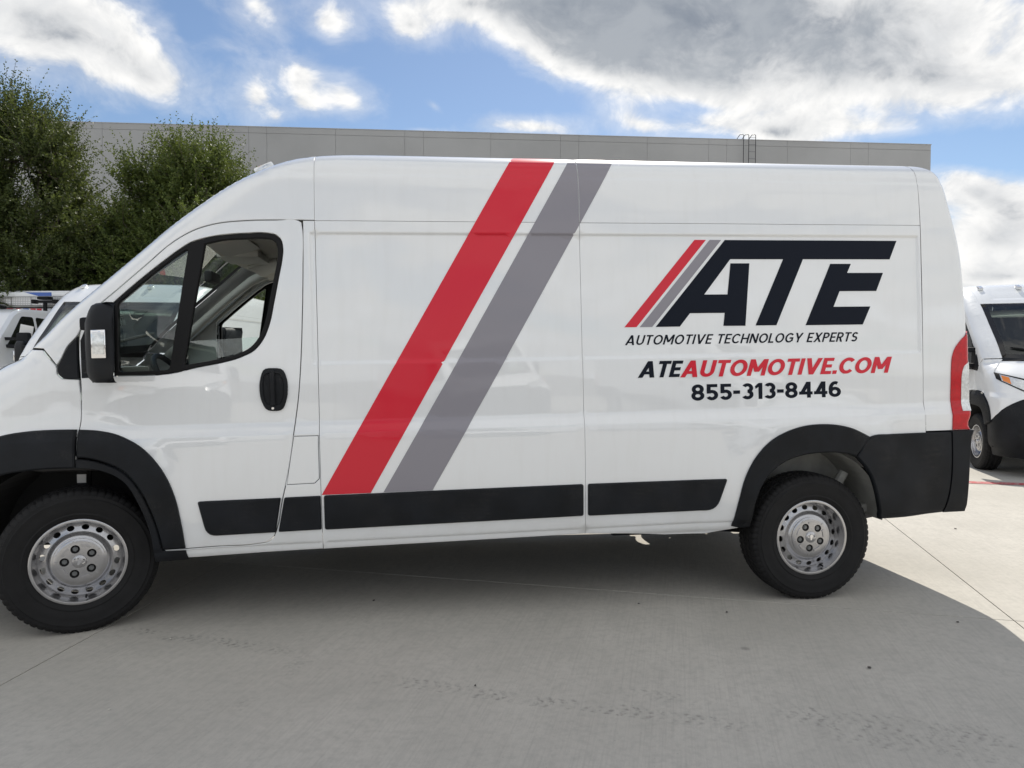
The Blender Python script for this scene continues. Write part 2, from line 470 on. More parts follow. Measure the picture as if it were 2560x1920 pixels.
def hw(x, z, relief=True):
    x = np.asarray(x, float); z = np.asarray(z, float)
    n = _NF(z)
    u = np.clip((x-_XF(z))/_LF(z), 0, 1); v = np.clip((_XR(z)-x)/_LR(z), 0, 1)
    f = np.power(np.maximum(1-np.power(1-u, n), 0), 1/n); r = np.power(np.maximum(1-np.power(1-v, NR), 0), 1/NR)
    w = _W(z)*f*r
    if relief:
        rec = sstep(x, 1.210, 1.224)*sstep(-x, -4.722, -4.708)*sstep(z, 1.345, 1.366)*(1-sstep(z, 2.030, 2.046))
        # rounded lower front corner of the stamped panel
        w = w-0.011*rec
        w = w+0.0016*np.sin(3.1*x+1.3*z)*np.sin(2.9*z+0.7*x)+0.0010*np.sin(6.3*x-2.0+1.7*np.sin(4.1*z))*sstep(z, 0.4, 0.6)
        # flare over the arches
        for cx in (0.0, 4.035):
            rr = np.hypot((x-cx)/1.0, (z-0.33)/1.12)
            w = w+0.014*sstep(-rr, -0.74, -0.56)
    return w


def hw_normal(x, z, surf=hw):
    e = 0.003
    hx = (surf(x+e, z)-surf(x-e, z))/(2*e); hz = (surf(x, z+e)-surf(x, z-e))/(2*e)
    n = np.stack([-hx, -np.ones_like(hx), -hz], 1)
    return n/np.linalg.norm(n, axis=1)[:, None]


ZROWS = np.array(sorted(set(np.round(np.concatenate([np.arange(0.30, 2.5, 0.07),
        [0.352, 0.358, 0.366, 0.375, 0.385, 0.397, 0.403, 0.406, 0.410, 0.42, 0.985, 0.989, 0.993, 1.0, 1.02, 1.04, 1.045, 1.049, 1.053, 1.06],
        [1.340, 1.346, 1.350, 1.354, 1.358, 1.362, 1.367, 1.373, 2.026, 2.031, 2.035, 2.038, 2.041, 2.045, 2.050],
        np.arange(2.33, 2.43, 0.012), np.arange(2.43, 2.51, 0.006)]), 4))))
XCOLS = np.array(sorted(set(np.round(np.concatenate([np.arange(-1.0, 0.6, 0.03), np.arange(0.6, 4.6, 0.075), [1.205, 1.210, 1.2135, 1.217, 1.2205, 1.224, 1.23],
        [4.705, 4.709, 4.713, 4.717, 4.721], np.arange(4.6, 5.05, 0.02)]), 4))))


def panel(name, outline, m, parent, holes=(), off=0.0, depth=0.018, bev=0.0025, gap=0.0, side=-1, surf=hw, cols=XCOLS, rows=ZROWS,
          step=0.035, raked=True, back=False):
    """a plate that follows the body side inside a closed outline (x, z)"""
    out = np.array(outline, float)
    if area(out) < 0: out = out[::-1]
    out = inset(resample(out, step), gap)
    hs = []
    for h in holes:
        h = np.array(h, float)
        if area(h) < 0: h = h[::-1]
        hs.append(inset(resample(h, step), -gap))
    rings = [(out, 1)]+[(h, -1) for h in hs]
    tops = [inset(r, bev*s) for r, s in rings]
    pts = [t for t in tops]; edges = []; k = 0
    for t in tops:
        n = len(t); edges += [(k+i, k+(i+1) % n) for i in range(n)]; k += n
    lo, hi = out.min(0), out.max(0)
    gx = cols[(cols > lo[0]) & (cols < hi[0])]; gz = rows[(rows > lo[1]) & (rows < hi[1])]
    if len(gx) and len(gz):
        G = np.stack(np.meshgrid(gx, gz), -1).reshape(-1, 2)
        ok = inside(G, inset(tops[0], 0.003))
        for t in tops[1:]: ok &= ~inside(G, inset(t, -0.003))
        pts.append(G[ok])
        idx = -np.ones(len(G), int); idx[ok] = k+np.arange(ok.sum()); idx = idx.reshape(len(gz), len(gx))
        fx = np.zeros(len(gx), bool); fz = np.zeros(len(gz), bool)
        if len(gx) > 1: dd = np.diff(gx) < 0.013; fx[:-1] |= dd; fx[1:] |= dd
        if len(gz) > 1: dd = np.diff(gz) < 0.013; fz[:-1] |= dd; fz[1:] |= dd
        for i_ in np.nonzero(fx)[0]: edges += [(int(a), int(b)) for a, b in zip(idx[:-1, i_], idx[1:, i_]) if a >= 0 and b >= 0]
        for j_ in np.nonzero(fz)[0]: edges += [(int(a), int(b)) for a, b in zip(idx[j_, :-1], idx[j_, 1:]) if a >= 0 and b >= 0]
    P2 = np.concatenate(pts)
    res = delaunay_2d_cdt([Vector(p) for p in P2], edges, [], 0, 1e-6)
    V2 = np.array([tuple(v) for v in res[0]]); F = np.array([f for f in res[2] if len(f) == 3])
    cen = V2[F].mean(1); ok = inside(cen, tops[0])
    for t in tops[1:]: ok &= ~inside(cen, t)
    F = F[ok]
    a, b, c = V2[F[:, 0]], V2[F[:, 1]], V2[F[:, 2]]
    cr = (b[:, 0]-a[:, 0])*(c[:, 1]-a[:, 1])-(b[:, 1]-a[:, 1])*(c[:, 0]-a[:, 0])
    F[cr < 0] = F[cr < 0][:, ::-1]
    def lift(p, o): return np.stack([p[:, 0], -(surf(p[:, 0], p[:, 1])+o), p[:, 1]], 1)
    V = [lift(V2, off)]; N = [hw_normal(V2[:, 0], V2[:, 1], surf)]; Fl = F.tolist(); k = len(V2)
    for (r, s), t in zip(rings, tops):
        n = len(r); zn = np.zeros((n, 3))
        V += [lift(t, off), lift(r, off-bev), lift(r, off-bev), lift(r, off-depth)]; N += [zn]*4
        for (p0, p1) in ((0, 1), (2, 3)):
            for i in range(n):
                j = (i+1) % n
                q = [k+p0*n+i, k+p1*n+i, k+p1*n+j, k+p0*n+j]
                Fl.append(q if s > 0 else q[::-1])
        k += 4*n
    if back:
        V.append(lift(V2, off-depth)); N.append(-hw_normal(V2[:, 0], V2[:, 1], surf)); Fl += [[x+k for x in f[::-1]] for f in F.tolist()]
    V = np.concatenate(V); N = np.concatenate(N)
    if side > 0:
        V[:, 1] *= -1; N[:, 1] *= -1; Fl = [f[::-1] for f in Fl]
    if raked: V = rake(V); N = rakeN(N)
    return mesh_obj(name, V, Fl, m, parent, N)


def patch(name, P, us, vs, m, parent, raked=True, ref=None, thick=0.0):
    """a smooth sheet x,y,z = P(u, v)"""
    us, vs = np.asarray(us, float), np.asarray(vs, float)
    U, Vv = np.meshgrid(us, vs, indexing='ij'); shp = U.shape
    u, v = U.ravel(), Vv.ravel(); X = P(u, v); e = 1e-3
    lo, hi, l2, h2 = us.min(), us.max(), vs.min(), vs.max()
    du = P(np.clip(u+e, lo, hi), v)-P(np.clip(u-e, lo, hi), v); dv = P(u, np.clip(v+e, l2, h2))-P(u, np.clip(v-e, l2, h2))
    N = np.cross(du, dv); L = np.linalg.norm(N, axis=1); bad = L < 1e-12; N[~bad] /= L[~bad][:, None]; N[bad] = 0
    c = np.array([2.0, 0, 1.2]) if ref is None else np.array(ref)
    core = np.stack([np.clip(X[:, 0], min(c[0], 0.6), max(c[0], 4.2)), 0*X[:, 1], np.clip(X[:, 2], 0.9, 1.9)], 1) if ref is None else np.tile(c, (len(X), 1))
    sgn = np.sign(np.sum(np.sum(N*(X-core), 1)))
    if sgn < 0: N = -N
    a, b = shp; F = []
    for i in range(a-1):
        for j in range(b-1):
            q = [i*b+j, (i+1)*b+j, (i+1)*b+j+1, i*b+j+1]
            F.append(q if sgn > 0 else q[::-1])
    V = X
    if thick > 0:
        k = len(V); V = np.concatenate([V, X-N*thick]); N = np.concatenate([N, -N]); F += [[x+k for x in f[::-1]] for f in F]
        rim = [i*b for i in range(a)]+[(a-1)*b+j for j in range(1, b)]+[i*b+b-1 for i in range(a-2, -1, -1)]+[j for j in range(b-2, 0, -1)]
        k2 = len(V); V = np.concatenate([V, X[rim], (X-N[:k]*thick)[rim]]); N = np.concatenate([N, np.zeros((2*len(rim), 3))]); n = len(rim)
        for i in range(n):
            q = [k2+i, k2+n+i, k2+n+(i+1) % n, k2+(i+1) % n]; F.append(q if sgn < 0 else q[::-1])
    if raked: V = rake(V); N = rakeN(N)
    return mesh_obj(name, V, F, m, parent, N)


def xfront(y, z):
    q = np.clip(np.abs(y)/np.maximum(_W(z), 1e-6), 0, 1); n = _NF(z)
    return _XF(z)+_LF(z)*(1-np.power(np.maximum(1-np.power(q, n), 0), 1/n))


def xrear(y, z):
    q = np.clip(np.abs(y)/np.maximum(_W(z), 1e-6), 0, 1)
    return _XR(z)-_LR(z)*(1-np.power(np.maximum(1-np.power(q, NR), 0), 1/NR))


def ztop(x, y):
    lo = np.full_like(x, 2.0); hi = np.full_like(x, 2.533)
    for _ in range(40):
        md = (lo+hi)/2; ok = hw(x, md, False) >= np.abs(y); lo = np.where(ok, md, lo); hi = np.where(ok, hi, md)
    return lo

# ------------------------------------------------------------------ outlines on the van's side (x, z)
DOOR = [(1.182, 2.050), (1.176, 2.095), (1.160, 2.105), (1.05, 2.106), (0.90, 2.102), (0.753, 2.086), (0.647, 2.055), (0.54, 1.995), (0.40, 1.872), (0.259, 1.746), (0.166, 1.664),
        (0.112, 1.605), (0.083, 1.55), (0.072, 1.48), (0.070, 1.42), (0.073, 1.34), (0.076, 1.28), (0.0745, 1.15), (0.070, 1.065), (0.063, 1.03), (0.057, 0.901),
        (0.088, 0.900), (0.185, 0.875), (0.283, 0.821), (0.346, 0.740), (0.408, 0.600), (0.437, 0.490), (0.449, 0.412), (0.70, 0.413), (0.915, 0.416), (0.962, 0.424),
        (0.990, 0.444), (1.010, 0.486), (1.045, 0.644), (1.065, 0.723), (1.102, 0.910), (1.120, 1.048), (1.138, 1.170), (1.153, 1.327), (1.168, 1.580), (1.179, 1.875)]
WIN = [(0.237, 1.308), (0.508, 1.316), (0.638, 1.344), (0.756, 1.366), (0.846, 1.390), (0.919, 1.426), (0.969, 1.487), (1.000, 1.562), (1.027, 1.681), (1.054, 1.812),
       (1.071, 1.894), (1.077, 1.957), (1.067, 2.004), (1.040, 2.029), (0.998, 2.037), (0.89, 2.035), (0.77, 2.025), (0.675, 2.005), (0.622, 1.987), (0.563, 1.949),
       (0.475, 1.881), (0.357, 1.783), (0.245, 1.683)]
QGL = rounded([(0.258, 1.328), (0.500, 1.334), (0.606, 1.952), (0.56, 1.922), (0.475, 1.857), (0.36, 1.760), (0.262, 1.675)], [0.02, 0.02, 0.015, 0.02, 0.03, 0.03, 0.02], 3)
MGL = [(0.575, 1.358), (0.70, 1.378), (0.83, 1.408), (0.905, 1.447), (0.948, 1.5), (0.977, 1.57), (1.004, 1.69), (1.03, 1.815), (1.047, 1.9), (1.05, 1.95), (1.043, 1.985),
       (1.02, 2.003), (0.99, 2.008), (0.89, 2.006), (0.77, 1.997), (0.690, 1.978)]
_Yh = pchip([(1.05, 0.70), (1.15, 0.84), (1.28, 0.945), (1.39, 0.862), (1.455, 0.80)])
SEAM = [(float(xfront(_Yh(z), z)), z) for z in (1.455, 1.43, 1.41, 1.39, 1.36, 1.33, 1.30, 1.28)]
HL_LOW = [(float(xfront(0.40+0.545*t, 0.950+0.255*t**1.7)), 0.950+0.255*t**1.7) for t in (0.42, 0.55, 0.68, 0.80, 0.90, 0.97)]
FENDER = [(-0.11, 1.447), (-0.075, 1.405), (-0.034, 1.356), (-0.031, 1.325), (-0.010, 1.301), (0.070, 1.295), (0.074, 1.2), (0.070, 1.06), (0.063, 1.03), (0.057, 0.86),
          (-0.045, 0.862), (-0.174, 0.856), (-0.303, 0.833), (-0.378, 0.782), (-0.435, 0.70), (-0.455, 0.66), (-0.58, 0.70), (-0.70, 0.80), (-0.80, 0.93)] + HL_LOW + SEAM[::-1]
SAIL = [(0.068, 1.512), (0.022, 1.459), (-0.011, 1.397), (-0.029, 1.349), (-0.022, 1.320), (-0.005, 1.305), (0.070, 1.299), (0.067, 1.42)]
PILLAR = [(SEAM[0][0]+0.004, 1.462), (-0.105, 1.452), (-0.070, 1.411), (-0.034, 1.366), (-0.012, 1.402), (0.020, 1.464), (0.068, 1.518), (0.083, 1.55), (0.112, 1.605), (0.166, 1.664), (0.259, 1.746), (0.40, 1.872),
          (0.54, 1.995), (0.647, 2.055), (0.753, 2.086), (0.90, 2.102), (1.05, 2.106), (1.160, 2.106), (1.2446, 2.1045), (1.2446, 2.35), (1.2446, 2.4985)] + \
         [(float(xfront(0.80, z)), z) for z in (2.495, 2.485, 2.47, 2.45, 2.42, 2.38, 2.33, 2.27, 2.2, 2.1, 2.0, 1.9, 1.8, 1.7, 1.6, 1.52)]
BPILLAR = [(1.243, 2.1038), (1.182, 2.1038), (1.182, 2.050), (1.179, 1.875), (1.168, 1.580), (1.153, 1.327), (1.138, 1.170), (1.120, 1.048), (1.102, 0.910), (1.065, 0.723), (1.045, 0.644),
           (1.010, 0.486), (0.990, 0.444), (0.962, 0.424), (0.915, 0.416), (0.70, 0.413), (0.455, 0.412), (0.458, 0.362), (0.70, 0.358), (0.92, 0.363), (1.243, 0.366)]
FUEL = [(1.112, 0.975), (1.236, 0.974), (1.236, 0.748), (1.212, 0.724), (1.068, 0.722)]
MID = [(1.243, 2.1038), (1.243, 0.366), (2.668, 0.374), (2.668, 2.1038)]
R_IN = [(3.631, 0.369), (3.654, 0.501), (3.691, 0.602), (3.745, 0.679), (3.821, 0.734), (3.937, 0.773), (4.053, 0.784), (4.171, 0.779), (4.250, 0.762), (4.290, 0.738), (4.354, 0.662),
        (4.394, 0.571), (4.423, 0.465), (4.439, 0.388)]
REAR = [(2.668, 2.1038), (2.668, 0.374), (3.60, 0.368)] + [(x, z+0.008) for x, z in R_IN] + [(4.45, 0.40), (4.733, 0.40), (4.733, 2.1038)]
R_OUT = [(3.521, 0.379), (3.555, 0.513), (3.600, 0.670), (3.661, 0.776), (3.745, 0.860), (3.860, 0.918), (3.976, 0.945), (4.078, 0.949), (4.171, 0.940), (4.250, 0.920), (4.328, 0.884), (4.364, 0.865)]
R_ARCH = R_OUT + [(4.272, 0.752), (4.250, 0.762), (4.171, 0.779), (4.053, 0.784), (3.937, 0.773), (3.821, 0.734), (3.745, 0.679), (3.691, 0.602), (3.654, 0.501), (3.631, 0.369), (3.576, 0.366)]
R_CLAD = [(4.366, 0.866), (4.40, 0.8755), (4.48, 0.877), (4.60, 0.8775), (4.75, 0.878), (4.889, 0.878), (4.895, 0.67), (4.884, 0.52), (4.852, 0.395), (4.516, 0.377), (4.441, 0.377), (4.423, 0.465), (4.394, 0.571), (4.354, 0.662), (4.290, 0.738), (4.276, 0.752)]
F_ARCH = [(-0.59, 0.68), (-0.575, 0.76), (-0.53, 0.86), (-0.40, 0.978), (-0.297, 1.022), (-0.168, 1.042), (-0.039, 1.046), (0.059, 1.044), (0.053, 0.852), (-0.045, 0.854), (-0.174, 0.847),
          (-0.303, 0.824), (-0.375, 0.775), (-0.425, 0.70), (-0.45, 0.63)]
D_ARCH = [(0.071, 1.043), (0.157, 1.035), (0.255, 1.010), (0.354, 0.954), (0.419, 0.887), (0.483, 0.784), (0.520, 0.682), (0.542, 0.565), (0.552, 0.484), (0.558, 0.418), (0.453, 0.418), (0.440, 0.490), (0.411, 0.602),
          (0.350, 0.743), (0.286, 0.825), (0.188, 0.879), (0.090, 0.904), (0.066, 0.905)]
I_ARCH = [(0.058, 0.896), (0.085, 0.895), (0.182, 0.870), (0.279, 0.817), (0.341, 0.737), (0.403, 0.598), (0.432, 0.488), (0.444, 0.406), (0.556, 0.404), (0.566, 0.350), (0.401, 0.345), (0.401, 0.455), (0.380, 0.559),
          (0.343, 0.661), (0.281, 0.771), (0.216, 0.817), (0.118, 0.846), (0.056, 0.852)]
STRIP1 = rounded([(0.625, 0.655), (1.038, 0.655), (1.006, 0.474), (0.664, 0.472)], [0.012, 0.006, 0.006, 0.05], 5)
STRIP2 = rounded([(1.056, 0.656), (1.240, 0.657), (1.240, 0.477), (1.020, 0.475)], 0.008, 3)
STRIP3 = rounded([(1.257, 0.658), (2.655, 0.659), (2.655, 0.481), (1.257, 0.475)], 0.012, 3)
STRIP4 = rounded([(2.681, 0.659), (3.488, 0.655), (3.425, 0.478), (2.681, 0.480)], [0.012, 0.012, 0.06, 0.012], 5)
HANDLE = rounded([(0.965, 1.334), (1.065, 1.332), (1.087, 1.266), (1.085, 1.184), (1.059, 1.108), (0.974, 1.111), (0.946, 1.182), (0.944, 1.257)], 0.03, 3)
HANDLE_IN = rounded([(0.972, 1.305), (1.052, 1.303), (1.066, 1.25), (1.064, 1.19), (1.046, 1.142), (0.980, 1.144), (0.965, 1.19), (0.964, 1.25)], 0.02, 3)


for _n in ('DOOR', 'WIN', 'MGL', 'FENDER', 'SAIL', 'PILLAR', 'BPILLAR', 'REAR', 'R_ARCH', 'R_CLAD', 'F_ARCH', 'D_ARCH', 'I_ARCH'):
    globals()[_n] = smooth_poly(globals()[_n])


def rear_path(z, u, x0, y1, grow=0.0, x_end=None):
    """walk round the rear corner at height z: u 0 = side at x0, u 1 = rear face at |y| = y1"""
    W_, xr = _W(z)+grow, _XR(z)+grow
    L = _LR(z); xs = np.maximum(x0, xr-L)
    s0 = np.power(np.clip((xs-xr+L)/L, 0, 1), NR/2); f0 = np.arcsin(np.clip(s0, 0, 1))
    f1 = np.arccos(np.clip(np.power(np.clip(y1/np.maximum(W_, 1e-6), 0, 1), NR/2), 0, 1)); f1 = np.maximum(f1, f0)
    t = np.clip((u-0.3)/0.7, 0, 1); f = f0+(f1-f0)*t
    x = np.where(u < 0.3, x0+(xs-x0)*np.clip(u/0.3, 0, 1), xr-L+L*np.power(np.sin(f), 2/NR))
    y = W_*np.power(np.maximum(np.cos(f), 0), 2/NR)
    return np.stack([x, -y, z+0*x], 1)


def mir(P):
    def f(u, v):
        X = P(u, v); X[:, 1] *= -1; return X
    return f


def mirror_obj(o, name=None):
    """the opposite side's twin of a part"""
    me = o.data.copy(); n = len(me.vertices); co = np.empty(n*3); me.vertices.foreach_get('co', co); co = co.reshape(-1, 3); co[:, 1] *= -1
    vn = None
    c = o.copy(); c.data = me
    me.vertices.foreach_set('co', co.ravel()); me.flip_normals(); me.update()
    COL.objects.link(c)
    return c


# ---- drawn capitals and figures (height 1), strokes of weight w
def glyph(ch, w):
    R = lambda x0, y0, x1, y1: [(x0, y0), (x1, y0), (x1, y1), (x0, y1)]
    PA = lambda xb, xt, y0, y1, h: [(xb, y0), (xb+h, y0), (xt+h, y1), (xt, y1)]
    def ARC(cx, cy, rx, ry, a0, a1, k=22):
        n = max(4, int(abs(a1-a0)/360*k*1.6)); t = np.radians(np.linspace(a0, a1, n+1))
        o = [(cx+rx*math.cos(a), cy+ry*math.sin(a)) for a in t]; q = [(cx+(rx-w)*math.cos(a), cy+(ry-w*0.94)*math.sin(a)) for a in t[::-1]]
        return o+q
    h = w*1.14; e = w*0.92
    W = {'A': 0.84, 'U': 0.70, 'T': 0.62, 'O': 0.84, 'M': 0.90, 'I': w, 'V': 0.82, 'E': 0.54, 'C': 0.76, 'H': 0.72, 'N': 0.74, 'L': 0.50, 'G': 0.80, 'Y': 0.76, 'X': 0.74, 'P': 0.60, 'R': 0.62,
         'S': 0.58, '8': 0.68, '5': 0.65, '3': 0.64, '1': 0.40, '4': 0.74, '6': 0.68, '-': 0.36, '.': w*1.05, ' ': 0.26}[ch]
    c = W/2
    if ch == 'A': return W, [PA(0, c-h/2, 0, 1, h), PA(W-h, c-h/2, 0, 1, h), R(W*0.22, 0.20, W*0.78, 0.20+e*0.9)]
    if ch == 'U': return W, [R(0, c, w, 1), R(W-w, c, W, 1), ARC(c, c, c, c, 180, 360)]
    if ch == 'T': return W, [R(0, 1-e, W, 1), R(c-w/2, 0, c+w/2, 1)]
    if ch == 'O': return W, [ARC(c, 0.5, c, 0.5, 0, 180), ARC(c, 0.5, c, 0.5, 180, 360)]
    if ch == 'M': return W, [R(0, 0, w, 1), R(W-w, 0, W, 1), PA(c-h*0.5, 0, 0.24, 1, h), PA(c-h*0.5, W-h, 0.24, 1, h)]
    if ch == 'I': return W, [R(0, 0, w, 1)]
    if ch == 'V': return W, [PA(c-h/2, 0, 0, 1, h), PA(c-h/2, W-h, 0, 1, h)]
    if ch == 'E': return W, [R(0, 0, w, 1), R(0, 0, W, e), R(0, 1-e, W, 1), R(0, 0.5-e/2, W*0.92, 0.5+e/2)]
    if ch == 'C': return W, [ARC(0.42, 0.5, 0.42, 0.5, 42, 318)]
    if ch == 'G': return W, [ARC(0.42, 0.5, 0.42, 0.5, 42, 318), R(0.42, 0.40, W-0.02, 0.40+e), R(W-0.02-w, 0.16, W-0.02, 0.40+e)]
    if ch == 'H': return W, [R(0, 0, w, 1), R(W-w, 0, W, 1), R(0, 0.5-e/2, W, 0.5+e/2)]
    if ch == 'N': return W, [R(0, 0, w, 1), R(W-w, 0, W, 1), PA(W-h, 0, 0, 1, h)]
    if ch == 'L': return W, [R(0, 0, w, 1), R(0, 0, W, e)]
    if ch == 'Y': return W, [R(c-w/2, 0, c+w/2, 0.45), PA(c-h/2, 0, 0.38, 1, h), PA(c-h/2, W-h, 0.38, 1, h)]
    if ch == 'X': return W, [PA(0, W-h, 0, 1, h), PA(W-h, 0, 0, 1, h)]
    if ch in 'PR':
        b = 0.60; cy = 1-b/2; g = [R(0, 0, w, 1), R(0, 1-e, W-b/2, 1), R(0, 1-b, W-b/2, 1-b+e), ARC(W-b/2, cy, b/2, b/2, -90, 90)]
        if ch == 'R': g.append(PA(W-h, W*0.36, 0, 0.45, h))
        return W, g
    hh = 0.5+e/2; ry = hh/2
    if ch == 'S': return W, [ARC(c, 1-ry, c, ry, 30, 270), ARC(c, ry, c, ry, 210, 450)]
    if ch == '8': return W, [ARC(c, 1-ry, c*0.93, ry, 0, 180), ARC(c, 1-ry, c*0.93, ry, 180, 360), ARC(c, ry, c, ry, 0, 180), ARC(c, ry, c, ry, 180, 360)]
    if ch == '3': return W, [ARC(c, 1-ry, c*0.95, ry, -90, 150), ARC(c, ry, c, ry, 210, 450)]
    if ch == '5': return W, [R(0.05, 1-e, W*0.94, 1), R(0.05, 0.42, 0.05+w, 1), ARC(c, 0.32, c, 0.32, 208, 478)]
    if ch == '6': return W, [ARC(c, 0.32, c, 0.32, 0, 180), ARC(c, 0.32, c, 0.32, 180, 360), ARC(c*1.06, 0.5, c*1.06, 0.5, 62, 190)]
    if ch == '4': return W, [R(0, 0.20, W, 0.20+e), R(W*0.58, 0, W*0.58+w, 1), PA(0, W*0.58+w-h, 0.20, 1, h)]
    if ch == '1': return W, [R(W-w, 0, W, 1), [(0, 0.80), (0.04, 0.80-e*0.85), (W-w*0.5, 0.90-e*0.3), (W-w*0.5, 1), (W-w, 1)]]
    if ch == '-': return W, [R(0, 0.36, W, 0.36+w)]
    if ch == '.': return W, [R(0, 0, W, W)]
    return W, []


def text_mesh(name, s, box, m, parent, shear=0.0, w=0.15, off=0.0016, space=0.12):
    """a line of lettering, one vinyl letter per object"""
    x = 0.0; G = []
    for ch in s:
        W, polys = glyph(ch, w)
        if polys:
            pts = []; ed = []; k = 0
            for pl in polys:
                pts += [Vector(p) for p in pl]; ed += [(k+i, k+(i+1) % len(pl)) for i in range(len(pl))]; k += len(pl)
            res = delaunay_2d_cdt(pts, ed, [], 0, 1e-5)
            V2 = np.array([tuple(v) for v in res[0]]); F2 = np.array([f for f in res[2] if len(f) == 3]); cen = V2[F2].mean(1)
            ok = np.zeros(len(cen), bool)
            for pl in polys: ok |= inside(cen, pl)
            G.append((ch, V2+np.array([x, 0]), F2[ok].tolist()))
        x += W+space
    lo, hi = min(g[1][:, 0].min() for g in G), max(g[1][:, 0].max() for g in G)
    x0, x1, z0, z1 = box; sx = (x1-x0-shear*(z1-z0))/(hi-lo)
    root = empty(name, parent)
    for ch, V, F in G:
        h = V[:, 1]; X = x0+(V[:, 0]-lo)*sx+shear*(z1-z0)*h; Z = z0+(z1-z0)*h
        N = hw_normal(X, Z); P = np.stack([X, -(hw(X, Z)+off), Z], 1); F2 = []
        for f in F:
            a, b, c = P[f[0]], P[f[1]], P[f[2]]
            F2.append(f if np.cross(b-a, c-a)[1] < 0 else f[::-1])
        mesh_obj('digit' if ch.isdigit() else 'letter' if ch.isalpha() else 'hyphen' if ch == '-' else 'full_stop', rake(P), F2, m, root, rakeN(N))
    return root


# ------------------------------------------------------------------ wheel
def ring_disc(rings, holes, yfun, flip=False, step=0.02, gridr=(), n=64):
    """flat-ish disc in x,z with outer radius rings[0], inner rings[1] (or 0) and holes; y = yfun(r)"""
    def circ(r, k): return np.array([(r*math.cos(2*math.pi*i/k), r*math.sin(2*math.pi*i/k)) for i in range(k)])
    loops = [circ(rings[0], n)]
    if rings[1] > 0: loops.append(circ(rings[1], n))
    loops += list(holes); pts = []; ed = []; k = 0
    for l in loops:
        pts.append(l); ed += [(k+i, k+(i+1) % len(l)) for i in range(len(l))]; k += len(l)
    for r in gridr: pts.append(circ(r, n))
    P2 = np.concatenate(pts)
    res = delaunay_2d_cdt([Vector(p) for p in P2], ed, [], 0, 1e-6)
    V2 = np.array([tuple(v) for v in res[0]]); F = np.array([f for f in res[2] if len(f) == 3]); cen = V2[F].mean(1)
    ok = np.hypot(cen[:, 0], cen[:, 1]) < rings[0]
    for l in loops[1:]: ok &= ~inside(cen, l)
    F = F[ok]; a, b, c = V2[F[:, 0]], V2[F[:, 1]], V2[F[:, 2]]
    cr = (b[:, 0]-a[:, 0])*(c[:, 1]-a[:, 1])-(b[:, 1]-a[:, 1])*(c[:, 0]-a[:, 0]); F[cr < 0] = F[cr < 0][:, ::-1]
    r = np.hypot(V2[:, 0], V2[:, 1]); V = np.stack([V2[:, 0], yfun(r), V2[:, 1]], 1)
    return V, F.tolist()


